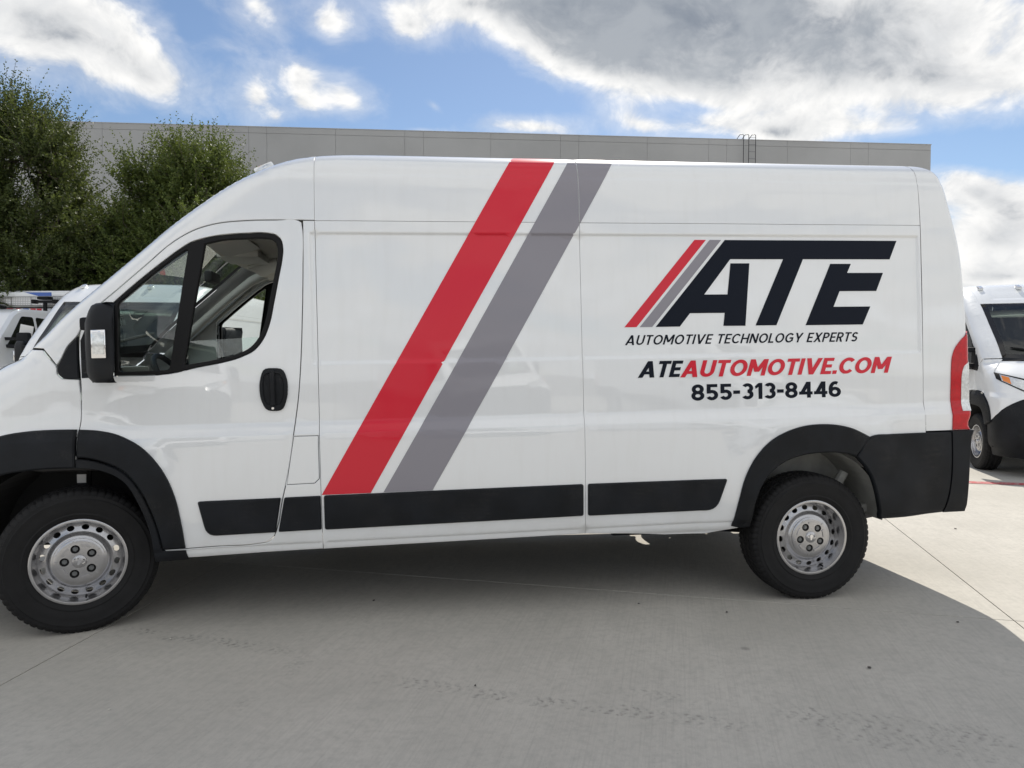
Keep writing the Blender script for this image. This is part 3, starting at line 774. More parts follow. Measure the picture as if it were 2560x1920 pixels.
def build_wheel():
    """wheel at the origin, outer face towards -y"""
    w = empty('wheel')
    n = 256
    prof = [(0.212, -0.080), (0.222, -0.094), (0.232, -0.101), (0.240, -0.1035), (0.244, -0.1065), (0.248, -0.1065), (0.252, -0.105), (0.27, -0.110), (0.29, -0.112), (0.312, -0.1115), (0.318, -0.1135), (0.322, -0.1135), (0.326, -0.110),
            (0.335, -0.108), (0.341, -0.1075), (0.344, -0.1045), (0.352, -0.100), (0.361, -0.094), (0.3665, -0.086), (0.369, -0.075), (0.3705, -0.062), (0.371, -0.056), (0.363, -0.0545), (0.363, -0.0465), (0.3713, -0.045),
            (0.372, -0.022), (0.372, -0.014), (0.364, -0.0125), (0.364, -0.0045), (0.372, -0.003)]
    prof = prof+[(r, -y) for r, y in prof[::-1]]
    V = []; F = []
    for i, (r, y) in enumerate(prof):
        for k in range(n):
            th = 2*math.pi*k/n; rr = r
            lug = (k % 4 == 0)
            if abs(y) > 0.058 and 0.343 < r and lug: rr = r-0.006
            elif abs(y) < 0.05 and r > 0.37 and ((k+(2 if y > 0 else 0)) % 4 == 1): rr = r-0.004
            zz = rr*math.sin(th); yy = y
            if zz < -0.3645: zz = -0.3645
            if zz < -0.25: yy = y*(1+0.05*((-zz-0.25)/0.115)**2)
            V.append((rr*math.cos(th), yy, zz))
    for i in range(len(prof)-1):
        for k in range(n): F.append((i*n+k, (i+1)*n+k, (i+1)*n+(k+1) % n, i*n+(k+1) % n))
    o = mesh_obj('tyre', V, F, 'rubber', w); sharp(o, 28)
    # steel rim
    b = MB()
    b.lathe([(0.205, 0.09), (0.19, 0.05), (0.18, -0.01), (0.188, -0.030), (0.192, -0.048), (0.199, -0.070), (0.203, -0.083), (0.2035, -0.092), (0.206, -0.097), (0.213, -0.0985), (0.2195, -0.0965), (0.2215, -0.091), (0.219, -0.080)], 96)
    holes = []
    for k in range(16):
        a = 2*math.pi*(k+0.5)/16; c, s = math.cos(a), math.sin(a)
        holes.append(np.array([(0.168*c+0.0135*math.cos(t)*c-0.0175*math.sin(t)*s, 0.168*s+0.0135*math.cos(t)*s+0.0175*math.sin(t)*c) for t in np.linspace(0, 2*math.pi, 14, endpoint=False)]))
    yf = pchip([(0.0, -0.075), (0.112, -0.075), (0.120, -0.074), (0.130, -0.069), (0.138, -0.058), (0.145, -0.048), (0.155, -0.044), (0.172, -0.040), (0.188, -0.032), (0.192, -0.028)])
    Vd, Fd = ring_disc((0.191, 0.110), holes, yf, gridr=(0.116, 0.122, 0.128, 0.134, 0.139, 0.145, 0.150, 0.186), n=96)
    b.add(Vd, Fd)
    for h in holes:   # hole walls
        m_ = len(h); r = np.hypot(h[:, 0], h[:, 1]); y0 = yf(r)
        b.add([(p[0], y, p[1]) for p, y in zip(h, y0)]+[(p[0], y+0.009, p[1]) for p, y in zip(h, y0)], [(i, i+m_, (i+1) % m_+m_, (i+1) % m_) for i in range(m_)])
    o = b.obj('rim', 'steel', w, smooth=True); sharp(o, 40)
    # centre cover with lug pockets
    pk = []
    for k in range(5):
        a = 2*math.pi*k/5-math.pi/2; pk.append(np.array([(0.066*math.cos(a)+0.0215*math.cos(t), 0.066*math.sin(a)+0.0215*math.sin(t)) for t in np.linspace(0, 2*math.pi, 20, endpoint=False)]))
    yc = pchip([(0, -0.0835), (0.05, -0.0835), (0.1, -0.082), (0.110, -0.0805), (0.115, -0.078)])
    Vd, Fd = ring_disc((0.115, 0.0), pk, yc, gridr=(0.03, 0.06, 0.09, 0.104, 0.110), n=72)
    b = MB().add(Vd, Fd)
    for h in pk:
        m_ = len(h); r = np.hypot(h[:, 0], h[:, 1]); y0 = yc(r)
        b.add([(p[0], y, p[1]) for p, y in zip(h, y0)]+[(p[0]*0.997, y+0.014, p[1]*0.997) for p, y in zip(h, y0)], [(i, i+m_, (i+1) % m_+m_, (i+1) % m_) for i in range(m_)])
    for k in range(5):  # raised arcs between the pockets
        a0 = 2*math.pi*(k+0.5)/5-math.pi/2; ns = 8
        loop = [(r, a0+d) for r, ds in ((0.089, np.linspace(-0.27, 0.27, ns)), (0.077, np.linspace(0.27, -0.27, ns))) for d in ds]
        pl = [(r*math.cos(a), r*math.sin(a)) for r, a in loop]
        b.prism(pl, -0.0872, -0.080)
        am = a0+0.60
        b.box((0.1025*math.cos(am), -0.0825, 0.1025*math.sin(am)), (0.014, 0.004, 0.003), Matrix.Rotation(-am, 3, 'Y'))
    o = b.obj('hub_cover', 'steel', w, smooth=True); sharp(o, 30)
    b = MB()
    for k in range(5):
        a = 2*math.pi*k/5-math.pi/2; cx, cz = 0.066*math.cos(a), 0.066*math.sin(a)
        hx = [(cx+0.0125*math.cos(t), cz+0.0125*math.sin(t)) for t in np.linspace(0, 2*math.pi, 6, endpoint=False)]
        nb = MB().prism(hx, -0.079, -0.055)
        nb.prism([(cx+0.007*math.cos(t), cz+0.007*math.sin(t)) for t in np.linspace(0, 2*math.pi, 10, endpoint=False)], -0.082, -0.078)
        nb.obj('lug_nut', 'lug', w)
        MB().prism([(cx+0.0212*math.cos(t), cz+0.0212*math.sin(t)) for t in np.linspace(0, 2*math.pi, 16, endpoint=False)], -0.070, -0.066).obj('lug_pocket', 'seal', w)
    # emblem: raised badge with a horned head
    b = MB()
    b.lathe([(0.0001, -0.088), (0.030, -0.088), (0.0325, -0.0865), (0.0335, -0.083)], 40)
    o = b.obj('badge', 'steel', w, smooth=True)
    b = MB()
    b.prism([(-0.007, 0.014), (0.007, 0.014), (0.0085, 0.004), (0.0045, -0.014), (0.0025, -0.018), (-0.0025, -0.018), (-0.0045, -0.014), (-0.0085, 0.004)], -0.0915, -0.087)
    for sg in (-1, 1):
        pts = []
        for i in range(16):
            t = i/15*4.6; rr = 0.0115-0.0055*i/15
            pts.append((sg*(0.0145+rr*math.cos(math.pi/2+0.55-t)*1.0), -0.0893, 0.003+rr*math.sin(math.pi/2+0.55-t)))
        b.tube(pts, [0.0038-0.0018*i/15 for i in range(16)], 6)
    b.obj('emblem', 'chrome', w, smooth=False)
    MB().tube([(0.088, -0.070, -0.162), (0.090, -0.094, -0.166)], [0.006, 0.004], 8).obj('valve', 'seal', w)
    # brake disc seen through the holes
    MB().lathe([(0.0001, 0.02), (0.15, 0.02), (0.15, 0.04), (0.0001, 0.04)], 40).obj('brake_disc', 'darksteel', w, smooth=False)
    return w


def copy_tree(o, parent=None):
    c = o.copy(); COL.objects.link(c); c.parent = parent
    for ch in list(o.children): copy_tree(ch, c)
    return c

# ------------------------------------------------------------------ van
WIN_BIG = inset(np.array(WIN)[::-1] if area(WIN) < 0 else np.array(WIN), -0.012)


def build_van(wheel0):
    van = empty('delivery_van')
    both = []          # parts of the left side that get a mirrored twin
    lin = lambda x, z: hw(x, z, False)-0.055

    def P(*a, **k):
        o = panel(*a, **k); both.append((o, None)); return o
    P('front_fender', FENDER, 'white', van, gap=0.0022, step=0.018, cols=np.concatenate([np.arange(-0.95, -0.45, 0.0131), XCOLS[XCOLS > -0.45]]))
    P('mirror_sail', SAIL, 'black', van, off=0.006, depth=0.02, bev=0.004)
    P('cab_side_panel', PILLAR, 'white', van, gap=0.0022, cols=np.arange(-0.32, 1.26, 0.0131), rows=np.unique(np.round(np.concatenate([np.arange(1.34, 2.42, 0.024), np.arange(2.42, 2.50, 0.0131)]), 4)), step=0.012)
    P('door_pillar_panel', BPILLAR, 'white', van, holes=[FUEL], gap=0.0016)
    P('fuel_flap', FUEL, 'white', van, gap=0.0015)
    P('side_panel', MID, 'white', van, gap=0.0008, bev=0.0012)
    P('rear_side_panel', REAR, 'white', van, gap=0.0008, bev=0.0012)
    P('roof_side_panel', [(1.243, 2.1042), (2.668, 2.1042), (2.668, 2.4985), (1.243, 2.4985)], 'white', van, gap=0.0006, bev=0.001)
    P('roof_side_panel', [(2.668, 2.1042), (4.7325, 2.1042), (4.7325, 2.4985), (2.668, 2.4985)], 'white', van, gap=0.0006, bev=0.001)
    P('wheel_arch_trim', F_ARCH, 'black', van, off=0.018, depth=0.034, bev=0.008)
    P('wheel_arch_trim', I_ARCH, 'black', van, off=0.010, depth=0.03, bev=0.004)
    P('wheel_arch_trim', R_ARCH, 'black', van, off=0.018, depth=0.034, bev=0.008)
    P('corner_cladding', R_CLAD, 'black', van, off=0.020, depth=0.034, bev=0.007)
    for s in (STRIP2, STRIP3, STRIP4): P('rub_strip', s, 'black', van, off=0.014, depth=0.02, bev=0.007)

    # front door and what it carries
    door = P('front_door', DOOR, 'white', van, holes=[WIN], gap=0.0028)
    P('wheel_arch_trim', D_ARCH, 'black', door, off=0.020, depth=0.03, bev=0.008)
    P('rub_strip', STRIP1, 'black', door, off=0.014, depth=0.02, bev=0.007)
    P('window_frame', WIN, 'seal', door, holes=[QGL, MGL], off=-0.001, depth=0.03, bev=0.004, gap=0.001)
    P('quarter_glass', inset(np.array(QGL) if area(QGL) > 0 else np.array(QGL)[::-1], -0.004), 'glass', door, off=-0.012, depth=0.004, bev=0.0)
    P('mirror_base', [(0.082, 1.300), (0.237, 1.307), (0.245, 1.680), (0.17, 1.612), (0.108, 1.560), (0.080, 1.49)], 'black', door, off=0.004, depth=0.02, bev=0.004)
    P('handle_plate', HANDLE, 'black', door, off=0.005, depth=0.012, bev=0.004)
    P('handle_bezel', HANDLE, 'black', door, holes=[HANDLE_IN], off=0.013, depth=0.01, bev=0.004)
    P('door_handle', rounded([(0.997, 1.322), (1.022, 1.322), (1.024, 1.135), (1.000, 1.135)], 0.008, 3), 'black', door, off=0.024, depth=0.022, bev=0.005)
    P('door_lock', [(1.010+0.007*math.cos(t), 1.124+0.007*math.sin(t)) for t in np.linspace(0, 6.283, 12, endpoint=False)], 'chrome', door, off=0.016, depth=0.012, bev=0.001, step=0.1)
    # inner lining of door and pillars
    P('door_lining', [(0.12, 0.99), (0.36, 0.93), (0.50, 0.70), (0.56, 0.50), (1.08, 0.50), (1.14, 1.30), (0.90, 1.395), (0.72, 1.345), (0.50, 1.305), (0.12, 1.30)], 'dash', door, surf=lin, depth=0.02)
    P('pillar_lining', [(0.02, 1.30), (1.40, 1.30), (1.40, 2.16), (0.86, 2.13), (0.62, 2.06), (0.02, 1.53)], 'trim', van, holes=[WIN_BIG], surf=lin, depth=0.02)

    # window panes: the driver's glass is wound down, the far one is closed
    low = [(0.577, 1.360), (0.70, 1.380), (0.83, 1.410), (0.905, 1.449), (0.940, 1.490), (0.932, 1.497), (0.60, 1.482)]
    panel('window_glass', low, 'glass', door, off=-0.016, depth=0.004, bev=0.001, back=True)
    # mirrored side
    twins = {}
    for o, _ in list(both):
        c = mirror_obj(o); twins[o] = c
    for o, c in twins.items(): c.parent = twins.get(o.parent, o.parent)
    panel('window_glass', inset(np.array(MGL), -0.004), 'glass', twins[door], off=-0.016, depth=0.004, bev=0.0, side=1)

    # door mirrors
    for sg, dr in ((-1, door), (1, twins[door])):
        base = rounded([(0.212, -1.245), (0.345, -1.278), (0.262, -1.06), (0.135, -1.075)], [0.055, 0.012, 0.012, 0.04], 6)
        if area(base) < 0: base = base[::-1]
        lay = [(1.279, 0.034), (1.285, 0.022), (1.30, 0.010), (1.335, 0.0), (1.45, -0.002), (1.57, 0.0), (1.625, 0.005), (1.648, 0.016), (1.660, 0.034)]
        V = []; F = []; n = len(base)
        for z, d in lay:
            r = inset(base, d); V += [(p[0]+(0.012 if z > 1.6 else 0), p[1], z) for p in r]
        for i in range(len(lay)-1):
            for k in range(n): F.append((i*n+k, i*n+(k+1) % n, (i+1)*n+(k+1) % n, (i+1)*n+k))
        F.append(tuple(range(n))[::-1]); F.append(tuple((len(lay)-1)*n+k for k in range(n)))
        fl = (lambda V: rake(V)) if sg < 0 else (lambda V: rake(V*np.array([1, -1, 1])))
        b = MB().add(V, F)
        h = b.obj('wing_mirror', 'black', dr, smooth=True, fn=fl, auto=50)
        a = math.atan2(-1.278+1.245, 0.345-0.212)
        rt = Matrix.Rotation(a, 3, 'Z')
        MB().box((0.277, -1.2665, 1.463), (0.074, 0.012, 0.134), rt, bev=0.004).obj('signal_bezel', 'chrome', h, fn=fl, smooth=True, auto=30)
        MB().box((0.2772, -1.2715, 1.466), (0.058, 0.010, 0.104), rt, bev=0.003).obj('signal_lens', 'clear_lens', h, fn=fl, smooth=True, auto=30)
        MB().box((0.2935, -1.162, 1.47), (0.010, 0.185, 0.32), Matrix.Rotation(math.atan2(0.085, 0.218), 3, 'Z'), bev=0.002).obj('mirror_glass', 'mirror', h, fn=fl)
        for zz in (1.36, 1.57):
            MB().box((0.17, -1.03, zz), (0.115, 0.11, 0.065), bev=0.015).obj('mirror_arm', 'black', h, fn=fl, smooth=True, auto=40)

    # roof, fairing, bonnet, windscreen, rear
    ys = np.concatenate([np.linspace(-0.80, -0.6, 8), np.linspace(-0.55, 0.55, 12), np.linspace(0.6, 0.80, 8)])
    for x0, x1 in ((1.2445, 2.6665), (2.6695, 4.731)):
        patch('roof_panel', lambda u, v: np.stack([u, v, ztop(u, v)], 1), np.linspace(x0, x1, 24), ys, 'white', van, thick=0.01)

    def zt(y, xt, fn):
        lo = np.full_like(y, 2.2); hi = np.full_like(y, 2.533)
        for _ in range(40):
            md = (lo+hi)/2; ok = fn(y, md, xt); lo = np.where(ok, md, lo); hi = np.where(ok, hi, md)
        return lo

    def fair(u, v):
        top = zt(u, 1.2415, lambda y, z, x: xfront(y, z) < x)
        z = 2.205+(top-2.205)*(1-(1-v)**1.8)
        x = xfront(u, z)
        rec = 0.016*(sstep(np.abs(u), 0.13, 0.19)*(1-sstep(np.abs(u), 0.58, 0.66))*sstep(z, 2.255, 2.285)*(1-sstep(z, 2.38, 2.45)))
        return np.stack([x+rec, u, z], 1)
    yy = np.concatenate([np.linspace(-0.80, -0.66, 6), np.linspace(-0.64, -0.1, 22), np.linspace(-0.08, 0.08, 4), np.linspace(0.1, 0.64, 22), np.linspace(0.66, 0.80, 6)])
    fo = patch('roof_fairing', fair, yy, np.linspace(0, 1, 26), 'white', van, thick=0.008)
    for y in (-0.70, -0.24, 0.0, 0.24, 0.70):
        z = 2.425; x = float(xfront(y, z))
        b = MB().box((x-0.005, y, z+0.018), (0.11, 0.062, 0.036), Matrix.Rotation(-0.42, 3, 'Y'), bev=0.012)
        p_ = b.obj('marker_light', 'clear_lens', fo, smooth=True, fn=rake, auto=40)
        MB().box((x-0.022, y, z+0.018), (0.03, 0.05, 0.02), Matrix.Rotation(-0.42, 3, 'Y')).obj('bulb', 'amber', p_, fn=rake)
    # windscreen with its black border
    wb = lambda y: 1.475+0.0*y-0.045*(1-(y/0.8)**2)
    wt = lambda y: 2.195+0*y
    def ws(u, v, e=0.0):
        y = u*(0.795); z = wb(y)+(wt(y)-wb(y))*v; return np.stack([xfront(y, z)+e, y, z], 1)
    patch('windscreen', ws, np.linspace(-0.925, 0.925, 36), np.linspace(0.075, 0.945, 26), 'wind', van)
    V = []; F = []; 
    uo = np.concatenate([np.linspace(-1, 1, 40), np.ones(20), np.linspace(1, -1, 40), -np.ones(20)]); vo = np.concatenate([np.zeros(40), np.linspace(0, 1, 20), np.ones(40), np.linspace(1, 0, 20)])
    ui = np.clip(uo, -0.925, 0.925); vi = np.clip(vo, 0.075, 0.945)
    A, B = ws(uo, vo), ws(ui, vi); n = len(uo)
    V = np.concatenate([A, B]); F = [(i, (i+1) % n, (i+1) % n+n, i+n) for i in range(n)]
    mesh_obj('windscreen_border', rake(V), F, 'frit', van, smooth=True)
    MB().box((0.10, 0.0, 1.93), (0.05, 0.20, 0.07), bev=0.015).obj('rear_view_mirror', 'dash', van, smooth=True, fn=lambda V: rake(V)+np.array([0.36, 0, 0]), auto=40)
    patch('cowl', lambda u, v: (lambda y, z: np.stack([xfront(y, z), y, z], 1))(u*0.80, 1.425+(wb(u*0.8)-1.425)*v+0.0), np.linspace(-1, 1, 30), np.linspace(0, 0.97, 4), 'black', van)
    for y0, y1 in ((-0.62, -0.02), (0.10, 0.68)):
        pts = []
        for t in np.linspace(0, 1, 10):
            y = y0+(y1-y0)*t; z = 1.50+0.10*t; pts.append((float(xfront(y, z))-0.02, y, z))
        MB().tube(pts, [0.012]*9+[0.006], 6).obj('wiper', 'seal', van, fn=rake)
    patch('bonnet', lambda u, v: (lambda z: (lambda y: np.stack([xfront(y, z), y, z], 1))(u*(_Yh(z)-0.010)))(1.085+(1.425-1.085)*v), np.sin(np.linspace(-1, 1, 49)*math.pi/2), np.linspace(0, 1, 24), 'white', van)
    # bumper and grille
    xe = pchip([(0.25, -0.452), (0.64, -0.455), (0.70, -0.57), (0.80, -0.695)])
    xb = pchip([(0.79, -0.69), (0.80, -0.695), (0.93, -0.795), (1.02, -0.838), (1.09, -0.842)])
    uu = np.linspace(-1, 1, 81); uu = np.sign(uu)*(1-(1-np.abs(uu))**2.6)
    def bum(u, v):
        z = 0.26+(0.80-0.26)*v; ye = hw(xe(z), z, False); y = u*ye; return np.stack([xfront(y, z)-0.012, y, z], 1)
    bo = patch('front_bumper', bum, uu, np.linspace(0, 1, 14), 'black', van)
    def gri(u, v):
        z = 0.798+(1.085-0.798)*v; ye = hw(xb(z), z, False); y = u*ye; return np.stack([xfront(y, z)-0.008, y, z], 1)
    go = patch('grille', gri, np.sin(np.linspace(-1, 1, 41)*math.pi/2), np.linspace(0, 1, 8), 'black', van)
    for k in range(3):
        pts = [(float(xfront(y, 0.86+0.06*k))-0.018, y, 0.86+0.06*k) for y in np.linspace(-0.48, 0.48, 13)]
        MB().tube(pts, 0.010, 6).obj('grille_bar', 'darksteel', go, fn=rake)
    for y0, y1, z0 in ((-0.75, -0.45, 0.62), (0.45, 0.75, 0.62), (-0.72, -0.52, 0.42), (0.52, 0.72, 0.42), (-0.40, 0.40, 0.50)):
        pts = [(float(xfront(y, z0))-0.014, y, z0) for y in np.linspace(y0, y1, 9)]
        MB().tube(pts, 0.028, 8).obj('bumper_vent', 'seal', bo, fn=lambda V: rake(V))
    for sg in (-1, 1):
        def hl(u, v, g=0.0, a=0.0, b=1.0, c=0.0, d=1.0):
            t = a+(b-a)*u; y = 0.40+0.545*t; zl = 0.955+0.255*t**1.7; zu = 1.115+0.175*t**0.9
            q = c+(d-c)*v; z = zl+(zu-zl)*q
            y = np.minimum(y, 0.99*_W(z)); X = np.stack([xfront(y, z)-g, sg*(y+g*0.8), z], 1); return X
        ul = 1-(1-np.linspace(0, 1, 24))**1.6
        ho = patch('headlight_housing', lambda u, v: hl(u, v, 0.006), ul, np.linspace(0, 1, 8), 'seal', van)
        patch('headlight', lambda u, v: hl(u, v, 0.010, 0.05, 0.93, 0.10, 0.88), ul, np.linspace(0, 1, 8), 'clear_lens', ho)
        patch('turn_signal', lambda u, v: hl(u, v, 0.014, 0.80, 0.91, 0.18, 0.80), np.linspace(0, 1, 8), np.linspace(0, 1, 6), 'amber', ho)
        for cy in (0.55, 0.70):
            z = 1.07+(cy-0.5)*0.25; x = float(xfront(cy, z))-0.016
            o = MB().lathe([(0.045, 0.0), (0.045, -0.01), (0.038, -0.012), (0.03, -0.002), (0.0001, 0.004)], 20).obj('reflector', 'chrome', ho, smooth=True, fn=lambda V, x=x, cy=cy, z=z: rake(np.stack([V[:, 1]+x, V[:, 0]+sg*cy, V[:, 2]+z], 1)))
        # rear corner, doors, lamps
        S = np.array([1, -sg*1.0, 1])
        f = (lambda u, v: rear_path(0.887+(2.4985-0.887)*v, u, 4.7338, 0.80)*np.array([1, -sg, 1]))
        vs = np.concatenate([np.linspace(0, 0.90, 34), np.linspace(0.905, 1.0, 22)])
        patch('rear_corner_panel', f, np.concatenate([np.linspace(0, 0.3, 4), np.linspace(0.33, 1, 18)]), vs, 'white', van)
        def rd(u, v):
            y = sg*(0.003+(0.797-0.003)*u); top = zt(y, 4.7345, lambda y, z, x: xrear(y, z) > x)
            z = 0.50+(top-0.50)*(1-(1-v)**1.6); return np.stack([xrear(y, z)-0.004*(z < 0.9), y, z], 1)
        ro = patch('rear_door', rd, np.linspace(0, 1, 14), np.linspace(0, 1, 34), 'white', van)
        for zz in (1.0, 1.905):
            y = sg*0.80
            b = MB().box((float(xrear(y, zz))+0.035, y, zz+0.022), (0.06, 0.05, 0.036), bev=0.006); b.box((float(xrear(y, zz))+0.035, y, zz-0.022), (0.06, 0.05, 0.036), bev=0.006)
            b.box((float(xrear(y, zz))+0.02, y, zz), (0.05, 0.03, 0.06))
            b.obj('door_hinge', 'tub', ro, smooth=True, fn=rake, auto=40)
        xs = pchip([(0.885, 4.905), (1.30, 4.918), (1.355, 4.932), (1.432, 4.990), (1.49, 5.070), (1.52, 5.110)])
        def tl(u, v):
            z = 0.889+(1.515-0.889)*v; return rear_path(z, u, xs(z), 0.84, 0.007)*np.array([1, -sg, 1])
        to = patch('tail_light', tl, np.linspace(0, 1, 24), np.linspace(0, 1, 30), 'red_lens', van, thick=0.01)
        xc = pchip([(0.99, 4.972), (1.20, 4.978), (1.26, 4.992), (1.315, 5.070)])
        def tc_(u, v):
            z = 1.0+(1.315-1.0)*v; return rear_path(z, u, xc(z), 0.86, 0.010)*np.array([1, -sg, 1])
        patch('reversing_lens', tc_, np.linspace(0, 1, 16), np.linspace(0, 1, 14), 'clear_lens', to, thick=0.004)
        # wheel housings
        for cx, mt, r, yin in ((-0.02, 'liner', 0.525, 0.55), (4.035, 'tub', 0.445, 0.66)):
            b = MB(); V = []; F = []; n = 28
            for k in range(n+1):
                a = math.pi*k/n; xx, zz = cx+r*math.cos(a), 0.36+r*0.985*math.sin(a)*(1.0)
                V += [(xx, sg*0.992, zz), (xx, sg*yin, zz)]
            F = [(2*k, 2*k+1, 2*k+3, 2*k+2) for k in range(n)]
            c = len(V); V.append((cx, sg*yin, 0.36)); F += [(2*k+1, c, 2*k+3) for k in range(n)]
            b.add(V, F); b.obj('wheel_housing', mt, van, smooth=False, fn=lambda V: V+np.array([0, 0, RAKE])*V[:, :1]*np.array([0, 0, 1]))
    # rear bumper
    def rb(u, v):
        z = 0.395+(0.885-0.395)*v; s = np.where(u < 0, -1, 1); a = 1-np.abs(u)
        xst = pchip([(0.39, 4.852), (0.52, 4.886), (0.67, 4.8965), (0.885, 4.8915)])(z)
        X = rear_path(z, a, xst, 0.0001, 0.022); X[:, 1] *= s*-1.0; X[:, 1] *= -1
        X[:, 1] = -s*np.abs(X[:, 1])*-1
        return X
    uu = np.linspace(-1, 1, 81); uu = np.sign(uu)*(1-(1-np.abs(uu))**1.5)
    patch('rear_bumper', rb, uu, np.linspace(0, 1, 14), 'black', van, thick=0.02)
    b = MB(); b.box((5.05, 0, 0.889), (0.12, 1.5, 0.012)); b.obj('bumper_step', 'black', van, fn=rake)

    # cab interior
    def hlin(u, v):
        y = u*0.86; x = 0.66+(1.60-0.66)*v; z = 2.125-0.035*(y/0.86)**4-0.075*(1-sstep(v, 0, 0.35)); return np.stack([x-0.10*(1-v)*(1-(y/0.86)**2), y, z], 1)
    patch('headliner', hlin, np.linspace(-1, 1, 17), np.linspace(0, 1, 12), 'headliner', van, thick=0.015)
    MB().box((0.66, 0.0, 2.055), (0.26, 0.34, 0.05), bev=0.02).obj('overhead_console', 'trim', van, smooth=True, fn=rake, auto=40)
    for sg in (-1, 1):
        MB().box((0.72, sg*0.50, 2.050), (0.20, 0.48, 0.022), Matrix.Rotation(-0.28, 3, 'Y'), bev=0.008).obj('sun_visor', 'trim', van, smooth=True, fn=rake, auto=40)
        MB().tube([(-0.10, sg*0.82, 1.42), (0.13, sg*0.815, 1.66), (0.36, sg*0.81, 1.86), (0.53, sg*0.80, 1.99), (0.74, sg*0.79, 2.09)], [0.035, 0.03, 0.03, 0.035, 0.045], 10).obj('inner_pillar', 'trim', van, smooth=True, fn=rake)
    b = MB(); b.box((-0.02, 0, 1.06), (0.46, 1.82, 0.50), bev=0.06); b.box((0.02, -0.45, 1.32), (0.26, 0.42, 0.08), bev=0.03); b.box((0.16, 0.0, 0.95), (0.30, 0.40, 0.42), bev=0.03)
    b.obj('dashboard', 'dash', van, smooth=True, fn=rake, auto=40)
    ang = math.radians(38); cs, sn = math.cos(ang), math.sin(ang); pts = []
    for k in range(33):
        t = 2*math.pi*k/32; a, c = 0.20*math.cos(t), 0.20*math.sin(t); pts.append((0.36+c*cs*-1*-0.62*-1, -0.46+a, 1.26+c*0.78))
    b = MB().tube(pts, 0.016, 8, cap=False); b.tube([(0.20, -0.46, 1.16), (0.36, -0.46, 1.26)], 0.03, 8)
    b.box((0.355, -0.46, 1.255), (0.03, 0.34, 0.05), Matrix.Rotation(-0.66, 3, 'Y')); b.box((0.345, -0.46, 1.26), (0.05, 0.15, 0.12), Matrix.Rotation(-0.66, 3, 'Y'), bev=0.02)
    b.obj('steering_wheel', 'dash', van, smooth=True, fn=rake, auto=40)
    for y, wd in ((-0.47, 0.50), (0.42, 0.50)):
        b = MB(); b.box((0.95, y, 0.93), (0.52, wd, 0.16), bev=0.05); b.box((1.24, y, 1.28), (0.16, wd-0.04, 0.66), Matrix.Rotation(0.17, 3, 'Y'), bev=0.06); b.box((1.315, y, 1.70), (0.11, 0.27, 0.20), Matrix.Rotation(0.12, 3, 'Y'), bev=0.04)
        b.box((0.95, y, 0.72), (0.40, 0.36, 0.34)); b.obj('seat', 'seat', van, smooth=True, fn=rake, auto=40)
    MB().box((1.62, 0, 1.28), (0.03, 1.90, 1.62)).obj('cab_light_stop', 'dash', van, fn=rake)  # unseen partition added behind the seats to stop light getting in
    # underbody
    b = MB(); b.box((2.30, 0, 0.49), (5.15, 1.10, 0.08)); b.box((2.1, 0, 0.47), (2.9, 1.90, 0.05)); b.box((4.72, 0, 0.50), (0.5, 1.80, 0.05)); b.box((0.8, 0, 0.44), (0.6, 1.7, 0.05))
    for sg in (-1, 1): b.box((2.2, sg*0.46, 0.42), (4.2, 0.07, 0.12))
    b.obj('chassis', 'liner', van, fn=rake)
    MB().box((2.25, 0.72, 0.29), (2.56, 0.44, 0.28), bev=0.05).obj('underbody_sun_block', 'liner', van, smooth=True, fn=rake, auto=40)  # unseen box added under the far side to keep sun off the ground
    b = MB(); b.tube([(4.035, -0.86, 0.365), (4.035, 0.86, 0.365)], 0.045, 12)
    b.obj('rear_axle', 'darksteel', van)
    for sg in (-1, 1):
        pts = [(3.10+1.75*t, sg*0.62, 0.43-0.10*math.sin(math.pi*min(1, t*1.05))) for t in np.linspace(0, 1, 14)]
        V = []; F = []
        for p in pts: V += [(p[0], p[1]-0.035, p[2]-0.012), (p[0], p[1]+0.035, p[2]-0.012), (p[0], p[1]+0.035, p[2]+0.012), (p[0], p[1]-0.035, p[2]+0.012)]
        for i in range(len(pts)-1):
            for k in range(4): F.append((4*i+k, 4*i+(k+1) % 4, 4*i+4+(k+1) % 4, 4*i+4+k))
        MB().add(V, F).obj('leaf_spring', 'darksteel', van)
        MB().tube([(4.16, sg*0.80, 0.40), (4.34, sg*0.82, 0.72)], 0.028, 10).obj('shock_absorber', 'tub', van)
        MB().tube([(-0.055, sg*0.70, 0.45), (-0.058, sg*0.70, 0.95)], 0.034, 12).obj('strut', 'liner', van)
        MB().box((-0.058, sg*0.7365, 0.754), (0.046, 0.004, 0.046), bev=0.001).obj('strut_label', 'paper', van)
    b = MB(); b.tube([(2.95, -0.55, 0.38), (3.25, -0.55, 0.38)], 0.075, 14); b.tube([(0.6, -0.3, 0.40), (2.95, -0.5, 0.38)], 0.03, 10); b.tube([(3.25, -0.55, 0.38), (4.6, -0.50, 0.42)], 0.03, 10)
    b.obj('exhaust', 'darksteel', van, smooth=True)
    b = MB(); b.box((4.62, -0.70, 0.405), (0.42, 0.30, 0.05), bev=0.01); b.obj('rear_bracket', 'tub', van, fn=rake)
    # wheels
    for x, sg, st in ((0, -1, 1), (0, 1, 1), (4.035, -1, 0), (4.035, 1, 0)):
        w = copy_tree(wheel0, van); w.location = (x, sg*0.892, 0.3645); w.rotation_euler = (0, (0.35 if st else 0.10), 0 if sg < 0 else math.pi)
        w['steer'] = st
    return van


